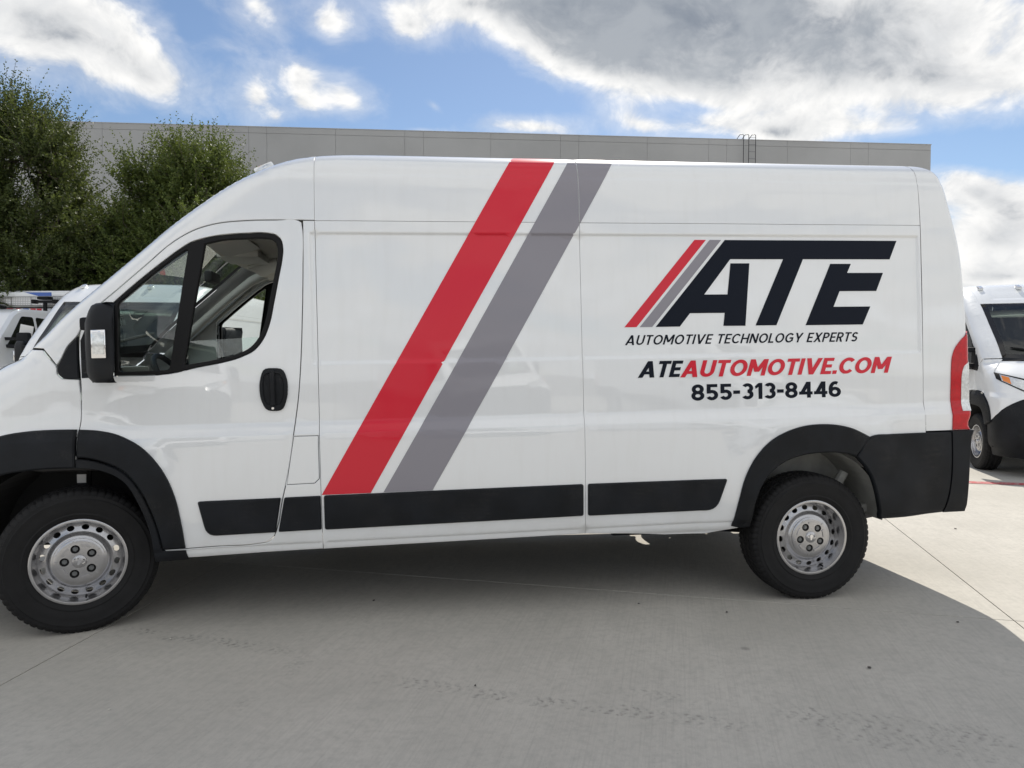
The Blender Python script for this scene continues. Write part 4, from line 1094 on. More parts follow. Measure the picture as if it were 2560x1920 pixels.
def graphics(van):
    """the vinyl lettering and stripes on the driver's side"""
    def clip(pl, x0=None, x1=None):
        out = []; pl = [np.array(p, float) for p in pl]
        xc = x0 if x0 is not None else x1; keep = (lambda p: p[0] >= x0) if x0 is not None else (lambda p: p[0] <= x1)
        for i, p in enumerate(pl):
            q = pl[(i+1) % len(pl)]
            if keep(p): out.append(p)
            if keep(p) != keep(q): t = (xc-p[0])/(q[0]-p[0]); out.append(p+t*(q-p))
        return out
    k = dict(depth=0.002, bev=0.0, off=0.0022)
    red = [(1.246, 0.661), (1.500, 0.661), (1.835, 1.235), (2.5735, 2.4985), (2.322, 2.4985), (1.581, 1.235)]
    gry = [(1.566, 0.661), (1.826, 0.661), (2.164, 1.230), (2.903, 2.4985), (2.648, 2.4985), (1.906, 1.230)]
    panel('red_stripe', red, 'red_vinyl', van, **k)
    panel('grey_stripe', clip(gry, x1=2.6655), 'grey_vinyl', van, **k)
    panel('grey_stripe', clip(gry, x0=2.6705), 'grey_vinyl', van, **k)
    # over the roof edge
    for nm, a, b, m in (('red_stripe', 2.322, 2.5735, 'red_vinyl'), ('grey_stripe', 2.648, 2.903, 'grey_vinyl')):
        patch(nm, lambda u, v, a=a, b=b: (lambda x, y: np.stack([x, y, ztop(x, y)+0.0015], 1))(a+(b-a)*u+0.18*v*0.5, -0.80+0.18*v), np.linspace(0, 1, 6), np.linspace(0, 1, 8), m, van)
    LR_ = [(3.333, 2.013), (3.401, 2.013), (2.983, 1.523), (2.913, 1.523)]; LG = [(3.423, 2.013), (3.492, 2.013), (3.074, 1.523), (3.002, 1.523)]
    LA = [(3.514, 2.013), (4.583, 2.013), (4.536, 1.904), (3.988, 1.904), (3.816, 1.524), (3.689, 1.524), (3.866, 1.904), (3.544, 1.904), (3.383, 1.703), (3.523, 1.703), (3.545, 1.880), (3.659, 1.880),
          (3.627, 1.523), (3.495, 1.524), (3.504, 1.598), (3.297, 1.598), (3.236, 1.523), (3.095, 1.523)]
    LE = [(4.158, 1.877), (4.287, 1.877), (4.262, 1.824), (4.491, 1.824), (4.445, 1.718), (4.212, 1.718), (4.172, 1.627), (4.405, 1.627), (4.355, 1.522), (3.997, 1.522)]
    panel('logo_red_bar', LR_, 'red_vinyl', van, **k); panel('logo_grey_bar', LG, 'grey_vinyl', van, **k)
    panel('logo_letters_at', LA, 'navy_vinyl', van, **k); panel('logo_letter_e', LE, 'navy_vinyl', van, **k)
    text_mesh('tagline_lettering', 'AUTOMOTIVE TECHNOLOGY EXPERTS', (2.913, 4.331, 1.423, 1.478), 'navy_vinyl', van, shear=0.32, w=0.165, space=0.12)
    text_mesh('web_address_lettering', 'ATE', (2.980, 3.250, 1.239, 1.331), 'navy_vinyl', van, shear=0.30, w=0.208, off=0.0025, space=0.06)
    text_mesh('web_address_lettering', 'AUTOMOTIVE.COM', (3.228, 4.531, 1.236, 1.330), 'red_vinyl', van, shear=0.30, w=0.208, off=0.0025, space=0.07)
    text_mesh('phone_number_lettering', '855-313-8446', (3.293, 4.206, 1.102, 1.194), 'navy_vinyl', van, shear=0.0, w=0.208, space=0.075)


wheel0 = build_wheel()
VAN = build_van(wheel0)
for ch in list(wheel0.children): bpy.data.objects.remove(ch)
bpy.data.objects.remove(wheel0)
VAN2 = copy_tree(VAN); VAN4 = copy_tree(VAN)
BACK = [copy_tree(VAN) for _ in range(3)]
graphics(VAN)
for ch in VAN.children:
    if ch.get('steer') == 1: ch.rotation_euler[2] += math.radians(19)
for v_ in [VAN, VAN2, VAN4]+BACK:
    for ch in v_.children:
        if 'steer' in ch: del ch['steer']
tag(VAN, 'white cargo van with red and grey stripes and navy ATE lettering', 'van')
GA = math.radians(-21.0); ax, ay = math.cos(GA), math.sin(GA); bx_, by_ = -ay, ax
def rowpos(s): return (10.0-ax*s, 3.2-ay*s)
for v_, (x, y, a), lb in ((VAN2, (10.0, 3.2, 66.5), 'plain white van facing the camera behind the lettered van\'s tail light'),
                          (VAN4, (-2.3, 5.1, 86.0), 'plain white van whose windscreen shows beside the lettered van\'s bonnet')):
    v_.location = (x, y, 0); v_.rotation_euler = (0, 0, math.radians(a))
    tag(v_, lb, 'van', 'plain white vans parked in the row behind')

# the row opposite, behind the photographer: only its mirror image shows in the paint and the glass
for v_, (x, y, a), lb in zip(BACK, ((-3.2, -12.6, 0.10), (3.4, -13.4, 0.0), (10.2, -14.6, -0.08)),
                             ('plain white van mirrored in the lettered van\'s front door', 'plain white van mirrored below the red stripe', 'plain white van mirrored below the phone number')):
    v_.location = (x, y, 0); v_.rotation_euler = (0, 0, GA-math.pi/2+a)
    tag(v_, lb, 'van', 'plain white vans in the row opposite')

# ------------------------------------------------------------------ ground
def concrete(name, tracks):
    m = bpy.data.materials.new(name); m.use_nodes = True
    T = NT(m.node_tree)
    geo = T.n('ShaderNodeNewGeometry'); P = geo.outputs['Position']
    mp = T.n('ShaderNodeMapping', {'Vector': P, 'Rotation': (0, 0, -GA)}).outputs[0]
    st = T.n('ShaderNodeMapping', {'Vector': mp, 'Scale': (1.0, 0.02, 1.0)}).outputs[0]
    broom = T.n('ShaderNodeTexNoise', {'Vector': st, 'Scale': 110.0, 'Detail': 4.0, 'Roughness': 0.7}).outputs[0]
    st2 = T.n('ShaderNodeMapping', {'Vector': mp, 'Scale': (1.0, 0.06, 1.0)}).outputs[0]
    streak = T.n('ShaderNodeTexNoise', {'Vector': st2, 'Scale': 9.0, 'Detail': 5.0, 'Roughness': 0.65}).outputs[0]
    big = T.n('ShaderNodeTexNoise', {'Vector': P, 'Scale': 0.9, 'Detail': 6.0, 'Roughness': 0.6}).outputs[0]
    mid = T.n('ShaderNodeTexNoise', {'Vector': P, 'Scale': 7.0, 'Detail': 6.0, 'Roughness': 0.65}).outputs[0]
    fine = T.n('ShaderNodeTexNoise', {'Vector': P, 'Scale': 170.0, 'Detail': 3.0, 'Roughness': 0.7}).outputs[0]
    c = T.mix(T.ss(big, 0.3, 0.7), (0.465, 0.445, 0.40), (0.55, 0.525, 0.475))
    c = T.mix(T.m('MULTIPLY', T.ss(mid, 0.40, 0.72), 0.40), c, (0.41, 0.395, 0.36))
    c = T.mix(T.m('MULTIPLY', T.ss(streak, 0.40, 0.70), 0.10), c, (0.58, 0.56, 0.51))
    c = T.mix(T.m('MULTIPLY', T.ss(broom, 0.42, 0.72), 0.34), c, (0.34, 0.325, 0.30))
    c = T.mix(T.m('MULTIPLY', T.ss(fine, 0.50, 0.78), 0.35), c, (0.30, 0.29, 0.265))
    grit = T.n('ShaderNodeTexNoise', {'Vector': P, 'Scale': 420.0, 'Detail': 2.0, 'Roughness': 0.7}).outputs[0]
    c = T.mix(T.ss(grit, 0.45, 0.80, 0.0, 0.5), c, (0.24, 0.23, 0.215))
    pore = T.n('ShaderNodeTexVoronoi', {'Vector': P, 'Scale': 26.0}).outputs['Distance']
    c = T.mix(T.ss(pore, 0.035, 0.075, 0.45, 0.0), c, (0.16, 0.15, 0.14))
    mot = T.n('ShaderNodeTexNoise', {'Vector': P, 'Scale': 28.0, 'Detail': 5.0, 'Roughness': 0.7}).outputs[0]
    c = T.mix(T.ss(mot, 0.42, 0.70, 0.0, 0.38), c, (0.36, 0.345, 0.315))
    # a paler strip left by the finishing trowel
    sep = T.n('ShaderNodeSeparateXYZ', {0: mp})
    # tyre prints: (start, end, width, tread pitch, strength)
    sx = T.n('ShaderNodeSeparateXYZ', {0: P})
    wob = T.m('MULTIPLY', T.m('SUBTRACT', T.n('ShaderNodeTexNoise', {'Vector': P, 'Scale': 2.5, 'Detail': 2.0}).outputs[0], 0.5), 0.06)
    pat = T.ss(T.n('ShaderNodeTexNoise', {'Vector': P, 'Scale': 9.0, 'Detail': 4.0}).outputs[0], 0.32, 0.62)
    pat2 = T.ss(T.n('ShaderNodeTexNoise', {'Vector': P, 'Scale': 55.0, 'Detail': 3.0}).outputs[0], 0.36, 0.66)
    for (p0, p1, wd, pitch, stg) in tracks:
        p0, p1 = np.array(p0), np.array(p1); L = np.linalg.norm(p1-p0); d = (p1-p0)/L
        qx = T.m('SUBTRACT', sx.outputs[0], float(p0[0])); qy = T.m('SUBTRACT', sx.outputs[1], float(p0[1]))
        al = T.m('ADD', T.m('MULTIPLY', qx, float(d[0])), T.m('MULTIPLY', qy, float(d[1])))
        ac = T.m('ADD', T.m('ADD', T.m('MULTIPLY', qx, float(-d[1])), T.m('MULTIPLY', qy, float(d[0]))), wob)
        aa = T.m('ABSOLUTE', ac)
        inl = T.m('MULTIPLY', T.ss(al, 0.0, 0.25), T.m('SUBTRACT', 1.0, T.ss(al, L-0.25, L)))
        inw = T.m('SUBTRACT', 1.0, T.ss(aa, wd*0.42, wd*0.5))
        tread = T.m('SINE', T.m('MULTIPLY', T.m('ADD', al, T.m('MULTIPLY', aa, 0.7)), 6.283/pitch))
        ribs = T.m('SINE', T.m('MULTIPLY', ac, 6.283/(wd/4.0)))
        tr = T.m('MULTIPLY', T.ss(tread, -1.0, 0.9), T.m('ADD', 0.6, T.m('MULTIPLY', T.ss(ribs, -0.5, 0.3), 0.4)))
        f = T.m('MULTIPLY', T.m('MULTIPLY', T.m('MULTIPLY', inl, inw), tr), T.m('MULTIPLY', T.m('MULTIPLY', pat, pat2), stg*0.95))
        c = T.mix(f, c, (0.17, 0.165, 0.155))
    # oil spots
    sp = T.n('ShaderNodeTexVoronoi', {'Vector': P, 'Scale': 1.3, 'Randomness': 1.0}).outputs['Distance']
    spn = T.m('ADD', sp, T.m('MULTIPLY', mid, 0.05))
    c = T.mix(T.m('SUBTRACT', 0.45, T.ss(spn, 0.035, 0.065, 0.0, 0.45)), c, (0.13, 0.125, 0.12))
    b = T.n('ShaderNodeBsdfPrincipled', {'Base Color': c, 'Roughness': 0.85, 'Specular IOR Level': 0.3})
    hgt = T.m('ADD', T.m('MULTIPLY', broom, 0.6), T.m('MULTIPLY', fine, 0.4))
    bp = T.n('ShaderNodeBump', {'Height': hgt, 'Strength': 0.35, 'Distance': 0.003})
    T.t.links.new(bp.outputs[0], b.inputs['Normal'])
    T.n('ShaderNodeOutputMaterial', {'Surface': b.outputs[0]})
    return m


TRACKS = [((0.15, -0.93), (1.25, -1.40), 0.10, 0.045, 0.75), ((0.3, -1.03), (1.25, -1.44), 0.07, 0.05, 0.35),
          ((1.40, -1.66), (3.10, -2.38), 0.10, 0.05, 0.7), ((2.45, -1.93), (3.0, -2.15), 0.10, 0.05, 0.5),
          ((3.05, -2.19), (4.2, -2.66), 0.16, 0.055, 0.6), ((3.10, -2.33), (3.9, -2.70), 0.12, 0.055, 0.55),
          ((0.93, -2.05), (1.40, -1.08), 0.13, 0.5, 0.35), ((1.40, -1.15), (1.47, -0.7), 0.12, 0.5, 0.25), ((1.0, -2.12), (1.18, -2.20), 0.16, 0.06, 0.6)]
M['concrete'] = concrete('broomed_concrete_with_tyre_prints', TRACKS); M['concrete_plain'] = concrete('broomed_concrete', [])
M['joint'] = mat('joint_dirt', (0.16, 0.15, 0.135), 0.95, vary=0.3, vscale=20)
gr = mesh_obj('ground', [(-2500, -2500, -0.012), (2500, -2500, -0.012), (2500, 2500, -0.012), (-2500, 2500, -0.012)], [(0, 1, 2, 3)], 'joint', smooth=False)
gr['kind'] = 'structure'
J0 = np.array([4.93, -1.46]); A_ = np.array([ax, ay]); 
# joints: lines along the row direction, and cross joints whose angle differs a little
cross = {0: (4.93, math.radians(68.2)), -1: (0.43, math.radians(75.9))}
def cline(i):
    if i in cross:
        x, an = cross[i]; t = (x-J0[0])/A_[0]; return J0+A_*t, an
    t = 4.82*i if i > 0 else 4.82*i
    return J0+A_*t, math.radians(69.0 if i > 0 else 73.0)
def corner(i, j):
    p, an = cline(i); off = np.array([-A_[1], A_[0]])*4.82*j; d = np.array([math.cos(an), math.sin(an)])
    # intersect p + s d with line J0+off + t A
    Mx = np.stack([d, -A_], 1); s = np.linalg.solve(Mx, J0+off-p); return p+d*s[0]
import itertools
for i, j in itertools.product(range(-7, 9), range(-5, 10)):
    q = np.array([corner(i, j), corner(i+1, j), corner(i+1, j+1), corner(i, j+1)])
    c = q.mean(0)
    if area(q) < 0: q = q[::-1]
    q = inset(q, 0.0028); qi = inset(q, 0.004)
    V = [(p[0], p[1], -0.0015) for p in q]+[(p[0], p[1], -0.0) for p in qi]+[(p[0], p[1], -0.014) for p in q]
    F = [(4, 5, 6, 7)]+[(k, (k+1) % 4, (k+1) % 4+4, k+4) for k in range(4)]+[(k+8, (k+1) % 4+8, (k+1) % 4, k) for k in range(4)]
    mesh_obj('concrete_slab', V, F, 'concrete' if i in (-2, -1, 0) and j in (-1, -2) else 'concrete_plain', gr, smooth=False)
far = mesh_obj('far_pavement', [(-2500, -2500, -0.008), (2500, -2500, -0.008), (2500, 2500, -0.008), (-2500, 2500, -0.008)], [(0, 1, 2, 3)], 'concrete_plain', smooth=False)
far['kind'] = 'structure'
# hole-free sheet lies under the slabs; keep it below them
far.location.z = -0.003
far.data.transform(Matrix.Translation((0, 0, -0.002)))

# red painted line
m = bpy.data.materials.new('worn_red_paint'); m.use_nodes = True
T = NT(m.node_tree); P = T.n('ShaderNodeNewGeometry').outputs['Position']
nz = T.n('ShaderNodeTexNoise', {'Vector': P, 'Scale': 14.0, 'Detail': 8.0, 'Roughness': 0.75}).outputs[0]
c = T.mix(T.ss(nz, 0.5, 0.62), (0.42, 0.085, 0.09), (0.44, 0.38, 0.35))
b = T.n('ShaderNodeBsdfPrincipled', {'Base Color': c, 'Roughness': 0.8}); T.n('ShaderNodeOutputMaterial', {'Surface': b.outputs[0]})
M['redpaint'] = m
p0 = np.array([8.16, 2.60]); d = A_; nrm = np.array([-d[1], d[0]])
a, e = p0-d*16, p0+d*7
q = [a-nrm*0.085, e-nrm*0.085, e+nrm*0.085, a+nrm*0.085]
o = mesh_obj('painted_line', [(x, y, 0.004) for x, y in q], [(0, 1, 2, 3)], 'redpaint', smooth=False); o['kind'] = 'structure'

# ------------------------------------------------------------------ building
M['wall'] = mat('painted_tilt_up_concrete', (0.395, 0.40, 0.405), 0.85, vary=0.08, vscale=0.22, bump=0.15, bscale=8)
M['wallj'] = mat('panel_joint', (0.36, 0.36, 0.36), 0.9)
HB = 10.6
def bpt(px_x):
    """point of the parapet line under picture column px_x"""
    a = np.array([-1.327, 3.206]); b2 = np.array([2.338, 2.981]); A3 = CAM_POS[:2]+a*HB; B3 = CAM_POS[:2]+b2*HB
    d = px_dir(px_x, 362)
    Mx = np.stack([d[:2], -(B3-A3)], 1); s = np.linalg.solve(Mx, A3-CAM_POS[:2]); return A3+(B3-A3)*s[1], (B3-A3)/np.linalg.norm(B3-A3)
BZ = HB+CAM_POS[2]
bld = empty('warehouse')
tag(bld, 'long grey concrete warehouse with panelled parapet behind the trees', 'warehouse')
pr, bd = bpt(2327.6); bn = np.array([-bd[1], bd[0]])
cols = [2327.6, 2171.5, 2127, 1968.5, 1817, 1772, 1618, 1447, 1401, 1227, 1059, 1012, 839, 667, 622, 450, 256, 210, 20, -190, -240, -480]
ss_ = [float(np.dot(bpt(u)[0]-pr, bd)) for u in cols]
hh = 0.0
for i in range(len(ss_)-1):
    s1, s0 = ss_[i], ss_[i+1]; g = 0.005
    for (z0, z1, nm, push) in ((0.0, BZ-0.272, 'wall_panel', 0.0), (BZ-0.26, BZ, 'parapet_panel', 0.0)):
        q = [pr+bd*(s0+g)-bn*push, pr+bd*(s1-g)-bn*push]; back = bn*0.3
        V = [(*q[0], z0), (*q[1], z0), (*q[1], z1), (*q[0], z1), (*(q[0]+back), z0), (*(q[1]+back), z0), (*(q[1]+back), z1), (*(q[0]+back), z1)]
        F = [(0, 1, 2, 3), (5, 4, 7, 6), (3, 2, 6, 7), (1, 5, 6, 2), (4, 0, 3, 7), (4, 5, 1, 0)]
        mesh_obj(nm, V, F, 'wall', bld, smooth=False)
sl, sr = ss_[-1], 0.0
q = [pr+bd*sl+bn*0.06, pr+bd*(-0.06)+bn*0.06, pr-bd*0.06+bn*40, pr+bd*sl+bn*40]
V = [(*p, 0) for p in q]+[(*p, BZ-0.03) for p in q]
mesh_obj('core', V, [(0, 1, 5, 4), (1, 2, 6, 5), (2, 3, 7, 6), (3, 0, 4, 7), (4, 5, 6, 7)], 'wallj', bld, smooth=False)
q = [pr, pr+bn*40]; V = [(*p, 0) for p in q]+[(*p, BZ) for p in q]
mesh_obj('end_wall', [(*(pr-bd*0.02), 0), (*(pr+bn*40-bd*0.02), 0), (*(pr+bn*40-bd*0.02), BZ), (*(pr-bd*0.02), BZ), (*(pr-bd*0.5), BZ), (*(pr+bn*40-bd*0.5), BZ)], [(0, 1, 2, 3), (3, 2, 5, 4)], 'wall', bld, smooth=False)
cap = [pr+bd*sl-bn*0.012, pr+bd*0.03-bn*0.012, pr+bd*0.03+bn*0.33, pr+bd*sl+bn*0.33]
V = [(*p, BZ+0.004) for p in cap]+[(*p, BZ+0.035) for p in cap]
mesh_obj('coping', V, [(0, 1, 5, 4), (1, 2, 6, 5), (2, 3, 7, 6), (3, 0, 4, 7), (4, 5, 6, 7), (3, 2, 1, 0)], mat('pale_metal_coping', (0.42, 0.42, 0.42), 0.6), bld, smooth=False)
# roof ladder
lad = empty('roof_ladder'); tag(lad, 'dark metal roof ladder hooked over the warehouse parapet', 'ladder')
for u in (1855, 1868, 1885):
    p, _ = bpt(u); f = p-bn*0.18
    pts = [(*f, BZ-4.0), (*f, BZ+0.16), (*(f+bn*0.04-bd*0.02), BZ+0.22), (*(f+bn*0.16-bd*0.12), BZ+0.23), (*(f+bn*0.4-bd*0.2), BZ+0.05)]
    MB().tube(pts, 0.016, 6).obj('rail', 'darksteel', lad, smooth=True)
p0_, p1_ = bpt(1868)[0]-bn*0.18, bpt(1885)[0]-bn*0.18
for k in range(13):
    z = BZ-3.9+0.33*k; MB().tube([(*p0_, z), (*p1_, z)], 0.007, 5).obj('rung', 'darksteel', lad)

# ------------------------------------------------------------------ trees
def leaf_mat(name, c0, c1):
    m = bpy.data.materials.new(name); m.use_nodes = True; T = NT(m.node_tree)
    geo = T.n('ShaderNodeNewGeometry')
    col = T.mix(geo.outputs['Random Per Island'], c0, c1)
    di = T.n('ShaderNodeBsdfPrincipled', {'Base Color': col, 'Roughness': 0.55, 'Specular IOR Level': 0.3})
    tr = T.n('ShaderNodeBsdfTranslucent', {'Color': T.mix(0.5, col, (0.15, 0.18, 0.03))})
    mx = T.n('ShaderNodeMixShader', {0: 0.36, 1: di.outputs[0], 2: tr.outputs[0]})
    T.n('ShaderNodeOutputMaterial', {'Surface': mx.outputs[0]}); return m
M['leaf_a'] = leaf_mat('elm_leaves_dark', (0.032, 0.052, 0.017), (0.105, 0.132, 0.042))
M['leaf_b'] = leaf_mat('elm_leaves_fresh', (0.046, 0.078, 0.018), (0.130, 0.165, 0.042))
M['bark'] = mat('grey_bark', (0.09, 0.075, 0.06), 0.9, vary=0.3, bump=0.6, bscale=30)


def tree(pos, height, rad, lm, seed, label, base_z=0.6, nclump=95, droop=0.0, spiky=1.0, leafn=36):
    r = np.random.default_rng(seed)
    t = empty('leafy_tree', loc=(pos[0], pos[1], 0)); tag(t, label, 'tree', 'trees in front of the warehouse')
    b = MB(); stems = 5
    tips = []
    for k in range(stems):
        a = 2*math.pi*k/stems+r.uniform(-0.3, 0.3); rr = rad*r.uniform(0.2, 0.45)
        pts = [(0.10*math.cos(a), 0.10*math.sin(a), -0.05), (0.25*rr*math.cos(a), 0.25*rr*math.sin(a), height*0.2), (0.6*rr*math.cos(a), 0.6*rr*math.sin(a), height*0.45), (rr*math.cos(a), rr*math.sin(a), height*0.78)]
        b.tube(pts, [0.11, 0.085, 0.055, 0.02], 8); tips += [Vector(p) for p in pts[1:]]
    b.obj('trunk', 'bark', t, smooth=True)
    # clumps through the crown's volume, shoots on each clump, leaves along each shoot
    P0 = []; 
    env = pchip([(0, 0.85), (0.15, 0.95), (0.35, 1.0), (0.6, 0.88), (0.8, 0.62), (0.93, 0.34), (1.0, 0.08)])
    while len(P0) < nclump:
        h = r.uniform(0, 0.97)**1.15; a = r.uniform(0, 2*math.pi); q = math.sqrt(r.uniform(0.12, 1))
        lob = 1+0.22*math.sin(3*a+seed)+0.15*math.sin(5*a+2*seed+6*h)
        R_ = rad*float(env(h))*q*lob*0.82
        P0.append((R_*math.cos(a), R_*math.sin(a), base_z+(height-base_z)*h*0.93))
    lim = MB(); LV = []; 
    for (x, y, z) in P0:
        c = np.array([x, y, z]); near = min(tips, key=lambda p: (p-Vector((x, y, z-0.6))).length)
        lim.tube([near, (near+Vector((x, y, z)))/2+Vector((0, 0, -0.08)), (x, y, z)], [0.025, 0.016, 0.008], 5, cap=False)
        hrel = (z-base_z)/(height-base_z)
        ns = int(r.integers(15, 22)); out = np.array([x, y, 0]); out /= np.linalg.norm(out)+1e-6
        for s in range(ns):
            d = r.normal(size=3)*0.75+out*0.45+np.array([0, 0, 0.55+0.9*hrel*spiky-droop]); d /= np.linalg.norm(d)
            L = r.uniform(0.5, 0.95)*(1+0.55*(hrel > 0.72)*spiky*r.uniform(0, 1))
            bend = np.array([0, 0, 0.25]) if r.random() < 0.7 else np.array([0, 0, -0.25])
            tt = np.linspace(0.08, 1, leafn)+r.uniform(-0.02, 0.02, leafn)
            p = c+d*L*tt[:, None]+bend*L*(tt[:, None]**2)*0.5
            if r.random() < 0.15: lim.tube([c, p[len(p)//2], p[-1]], [0.007, 0.005, 0.003], 4, cap=False)
            side = np.cross(d, r.normal(size=3)); side /= np.linalg.norm(side)
            sgn = np.where(np.arange(leafn) % 2 == 0, 1.0, -1.0)[:, None]
            ld = side*sgn*0.8+d*0.5+r.normal(size=(leafn, 3))*0.35; ld /= np.linalg.norm(ld, axis=1)[:, None]
            nn = np.cross(ld, r.normal(size=(leafn, 3))+np.array([0, 0, 0.4])); nn /= np.linalg.norm(nn, axis=1)[:, None]+1e-9
            sz = r.uniform(0.062, 0.108, leafn)[:, None]*(1.0-0.35*tt[:, None])
            LV.append(np.stack([p, p+ld*sz*0.5+nn*sz*0.30, p+ld*sz, p+ld*sz*0.5-nn*sz*0.30], 1))
    lim.obj('branches', 'bark', t, smooth=True)
    LV = np.concatenate(LV); n = len(LV)
    me = bpy.data.meshes.new('crown'); me.vertices.add(4*n); me.vertices.foreach_set('co', LV.reshape(-1)); me.loops.add(4*n); me.polygons.add(n)
    me.loops.foreach_set('vertex_index', np.arange(4*n)); me.polygons.foreach_set('loop_start', np.arange(0, 4*n, 4)); me.polygons.foreach_set('loop_total', np.full(n, 4))
    me.update(); me.validate(); me.materials.append(M[lm])
    o = bpy.data.objects.new('crown', me); link(o, t)
    return t


def at(u, depth):
    d = (u-1280)/1775; return (CAM_POS[0]+depth*(_f[0]/math.cos(PITCH)+d*_r[0]), CAM_POS[1]+depth*(_f[1]/math.cos(PITCH)+d*_r[1]))
tree(at(40, 17.5), 7.9, 2.85, 'leaf_a', 3, 'tall dark green tree with upright shoots at the left edge', nclump=400, spiky=1.25)
tree(at(490, 18.0), 7.0, 2.85, 'leaf_b', 11, 'rounder fresh green tree showing above the lettered van\'s windscreen', nclump=400, spiky=0.75)
tree(at(300, 19.5), 5.6, 2.5, 'leaf_a', 23, 'low dark green tree filling the gap between the two taller trees', nclump=240, spiky=0.7)

# ------------------------------------------------------------------ service truck beyond the plain vans
def diamond_plate():
    m = bpy.data.materials.new('diamond_plate'); m.use_nodes = True; T = NT(m.node_tree)
    P = T.n('ShaderNodeTexCoord').outputs['Object']; sp = T.n('ShaderNodeSeparateXYZ', {0: P})
    a = T.m('ADD', sp.outputs[1], sp.outputs[0])
    u = T.m('SINE', T.m('MULTIPLY', T.m('ADD', a, sp.outputs[2]), 95.0)); v = T.m('SINE', T.m('MULTIPLY', T.m('SUBTRACT', a, sp.outputs[2]), 95.0))
    f = T.ss(T.m('MULTIPLY', u, v), 0.1, 0.5)
    c = T.mix(f, (0.42, 0.42, 0.43), (0.78, 0.78, 0.77))
    b = T.n('ShaderNodeBsdfPrincipled', {'Base Color': c, 'Metallic': 0.75, 'Roughness': 0.35}); T.n('ShaderNodeOutputMaterial', {'Surface': b.outputs[0]}); return m
M['diamond'] = diamond_plate()
M['blue'] = mat('blue_vinyl', (0.02, 0.10, 0.45), 0.3, coat=0.6)
M['tint'] = mat('dark_tinted_glass', (0.012, 0.013, 0.014), 0.05, coat=1.0)
def truck(s):
    t = empty('service_truck'); t.location = (-6.9, 9.1, 0); t.rotation_euler = (0, 0, math.radians(80)); t.scale = (1.12, 1.12, 1.12)
    tag(t, 'white service truck with diamond plate body and towing mirrors at the left edge', 'truck')
    # cab: section lofted along x (front at -x)
    prof = [(-0.98, 0.55), (-1.0, 1.25), (-0.92, 1.38), (0.10, 1.46), (0.75, 2.08), (0.95, 2.15), (2.05, 2.17), (2.22, 2.10), (2.30, 1.45), (2.30, 0.55)]
    V = []; F = []
    lay = [(-0.99, 0.0), (-1.02, 0.0), (-0.98, 1.0), (0.98, 1.0), (1.02, 0.0)]
    def yat(z): return 1.0-0.16*max(0, (z-1.35)/0.8)
    pr_ = rounded(prof, [0.1, 0.12, 0.15, 0.05, 0.15, 0.12, 0.12, 0.1, 0.05, 0.1], 4); n = len(pr_)
    for sg in (-1, 1):
        for (ins, kk) in ((0.0, 0), (0.05, 1)):
            q = inset(pr_ if area(pr_) > 0 else pr_[::-1], ins); V += [(p[0], sg*(yat(p[1])+(0.0 if kk == 0 else 0.035)), p[1]) for p in q]
    order = [1, 0, 2, 3]
    for a_, b_ in zip(order[:-1], order[1:]):
        for k in range(n): F.append((a_*n+k, a_*n+(k+1) % n, b_*n+(k+1) % n, b_*n+k))
    F.append(tuple(1*n+k for k in range(n))[::-1]); F.append(tuple(3*n+k for k in range(n)))
    o = mesh_obj('cab', V, F, 'white', t); sharp(o, 35)
    for sg in (-1, 1):
        def win(nm, pl):
            q = rounded(pl, 0.05, 4); b = MB(); VV = [(x_, sg*(yat(z_)+0.039), z_) for x_, z_ in q]+[(x_, sg*(yat(z_)+0.02), z_) for x_, z_ in q]; m_ = len(q)
            b.add(VV, [tuple(range(m_)) if sg > 0 else tuple(range(m_))[::-1]]+[(i, (i+1) % m_, (i+1) % m_+m_, i+m_) for i in range(m_)]); return b.obj(nm, 'tint', t)
        win('side_window', [(0.42, 1.47), (1.18, 1.45), (1.20, 2.02), (0.92, 2.02)]); win('side_window', [(1.26, 1.45), (2.10, 1.47), (2.06, 1.98), (1.26, 2.02)])
        b = MB().box((0.44, sg*1.30, 1.55), (0.10, 0.20, 0.34), bev=0.03); b.box((0.46, sg*1.10, 1.50), (0.05, 0.30, 0.05)); b.box((0.46, sg*1.10, 1.62), (0.05, 0.30, 0.05))
        mm = b.obj('towing_mirror', 'black', t, smooth=True, auto=40)
        MB().box((0.475, sg*1.305, 1.44), (0.05, 0.16, 0.08), bev=0.01).obj('chrome_trim', 'chrome', mm)
        if sg < 0: MB().box((0.53, sg*1.28, 1.76), (0.012, 0.22, 0.17), Matrix.Rotation(0.2, 3, 'X')).obj('paper_tag', 'paper', mm)
        for wx in (0.0, 3.6):
            b = MB().lathe([(0.2, -0.12), (0.36, -0.12), (0.39, -0.08), (0.39, 0.08), (0.36, 0.12), (0.2, 0.12)], 40)
            w = b.obj('wheel', 'rubber', t, smooth=True, auto=30); w.location = (wx, sg*0.88, 0.39)
            MB().lathe([(0.0001, -0.08), (0.12, -0.10), (0.16, -0.06), (0.2, -0.12)], 32).obj('rim', 'steel', w, smooth=True)
    # windscreen
    V = []
    for k in range(13):
        yy_ = -0.78+1.56*k/12; bul = 0.10*(yy_/0.8)**2
        V += [(0.16+bul-0.03, yy_, 1.50), (0.74+bul*0.6-0.03, yy_*0.93, 2.06)]
    mesh_obj('windscreen', V, [(2*k, 2*k+1, 2*k+3, 2*k+2) for k in range(12)], 'tint', t)
    for y_ in (-0.5, 0, 0.5): MB().box((1.0, y_, 2.18), (0.16, 0.08, 0.05), bev=0.02).obj('marker_light', 'seal', t, smooth=True, auto=40)
    MB().box((-1.0, 0, 0.62), (0.2, 2.0, 0.36), bev=0.06).obj('bumper', 'chrome', t, smooth=True, auto=40)
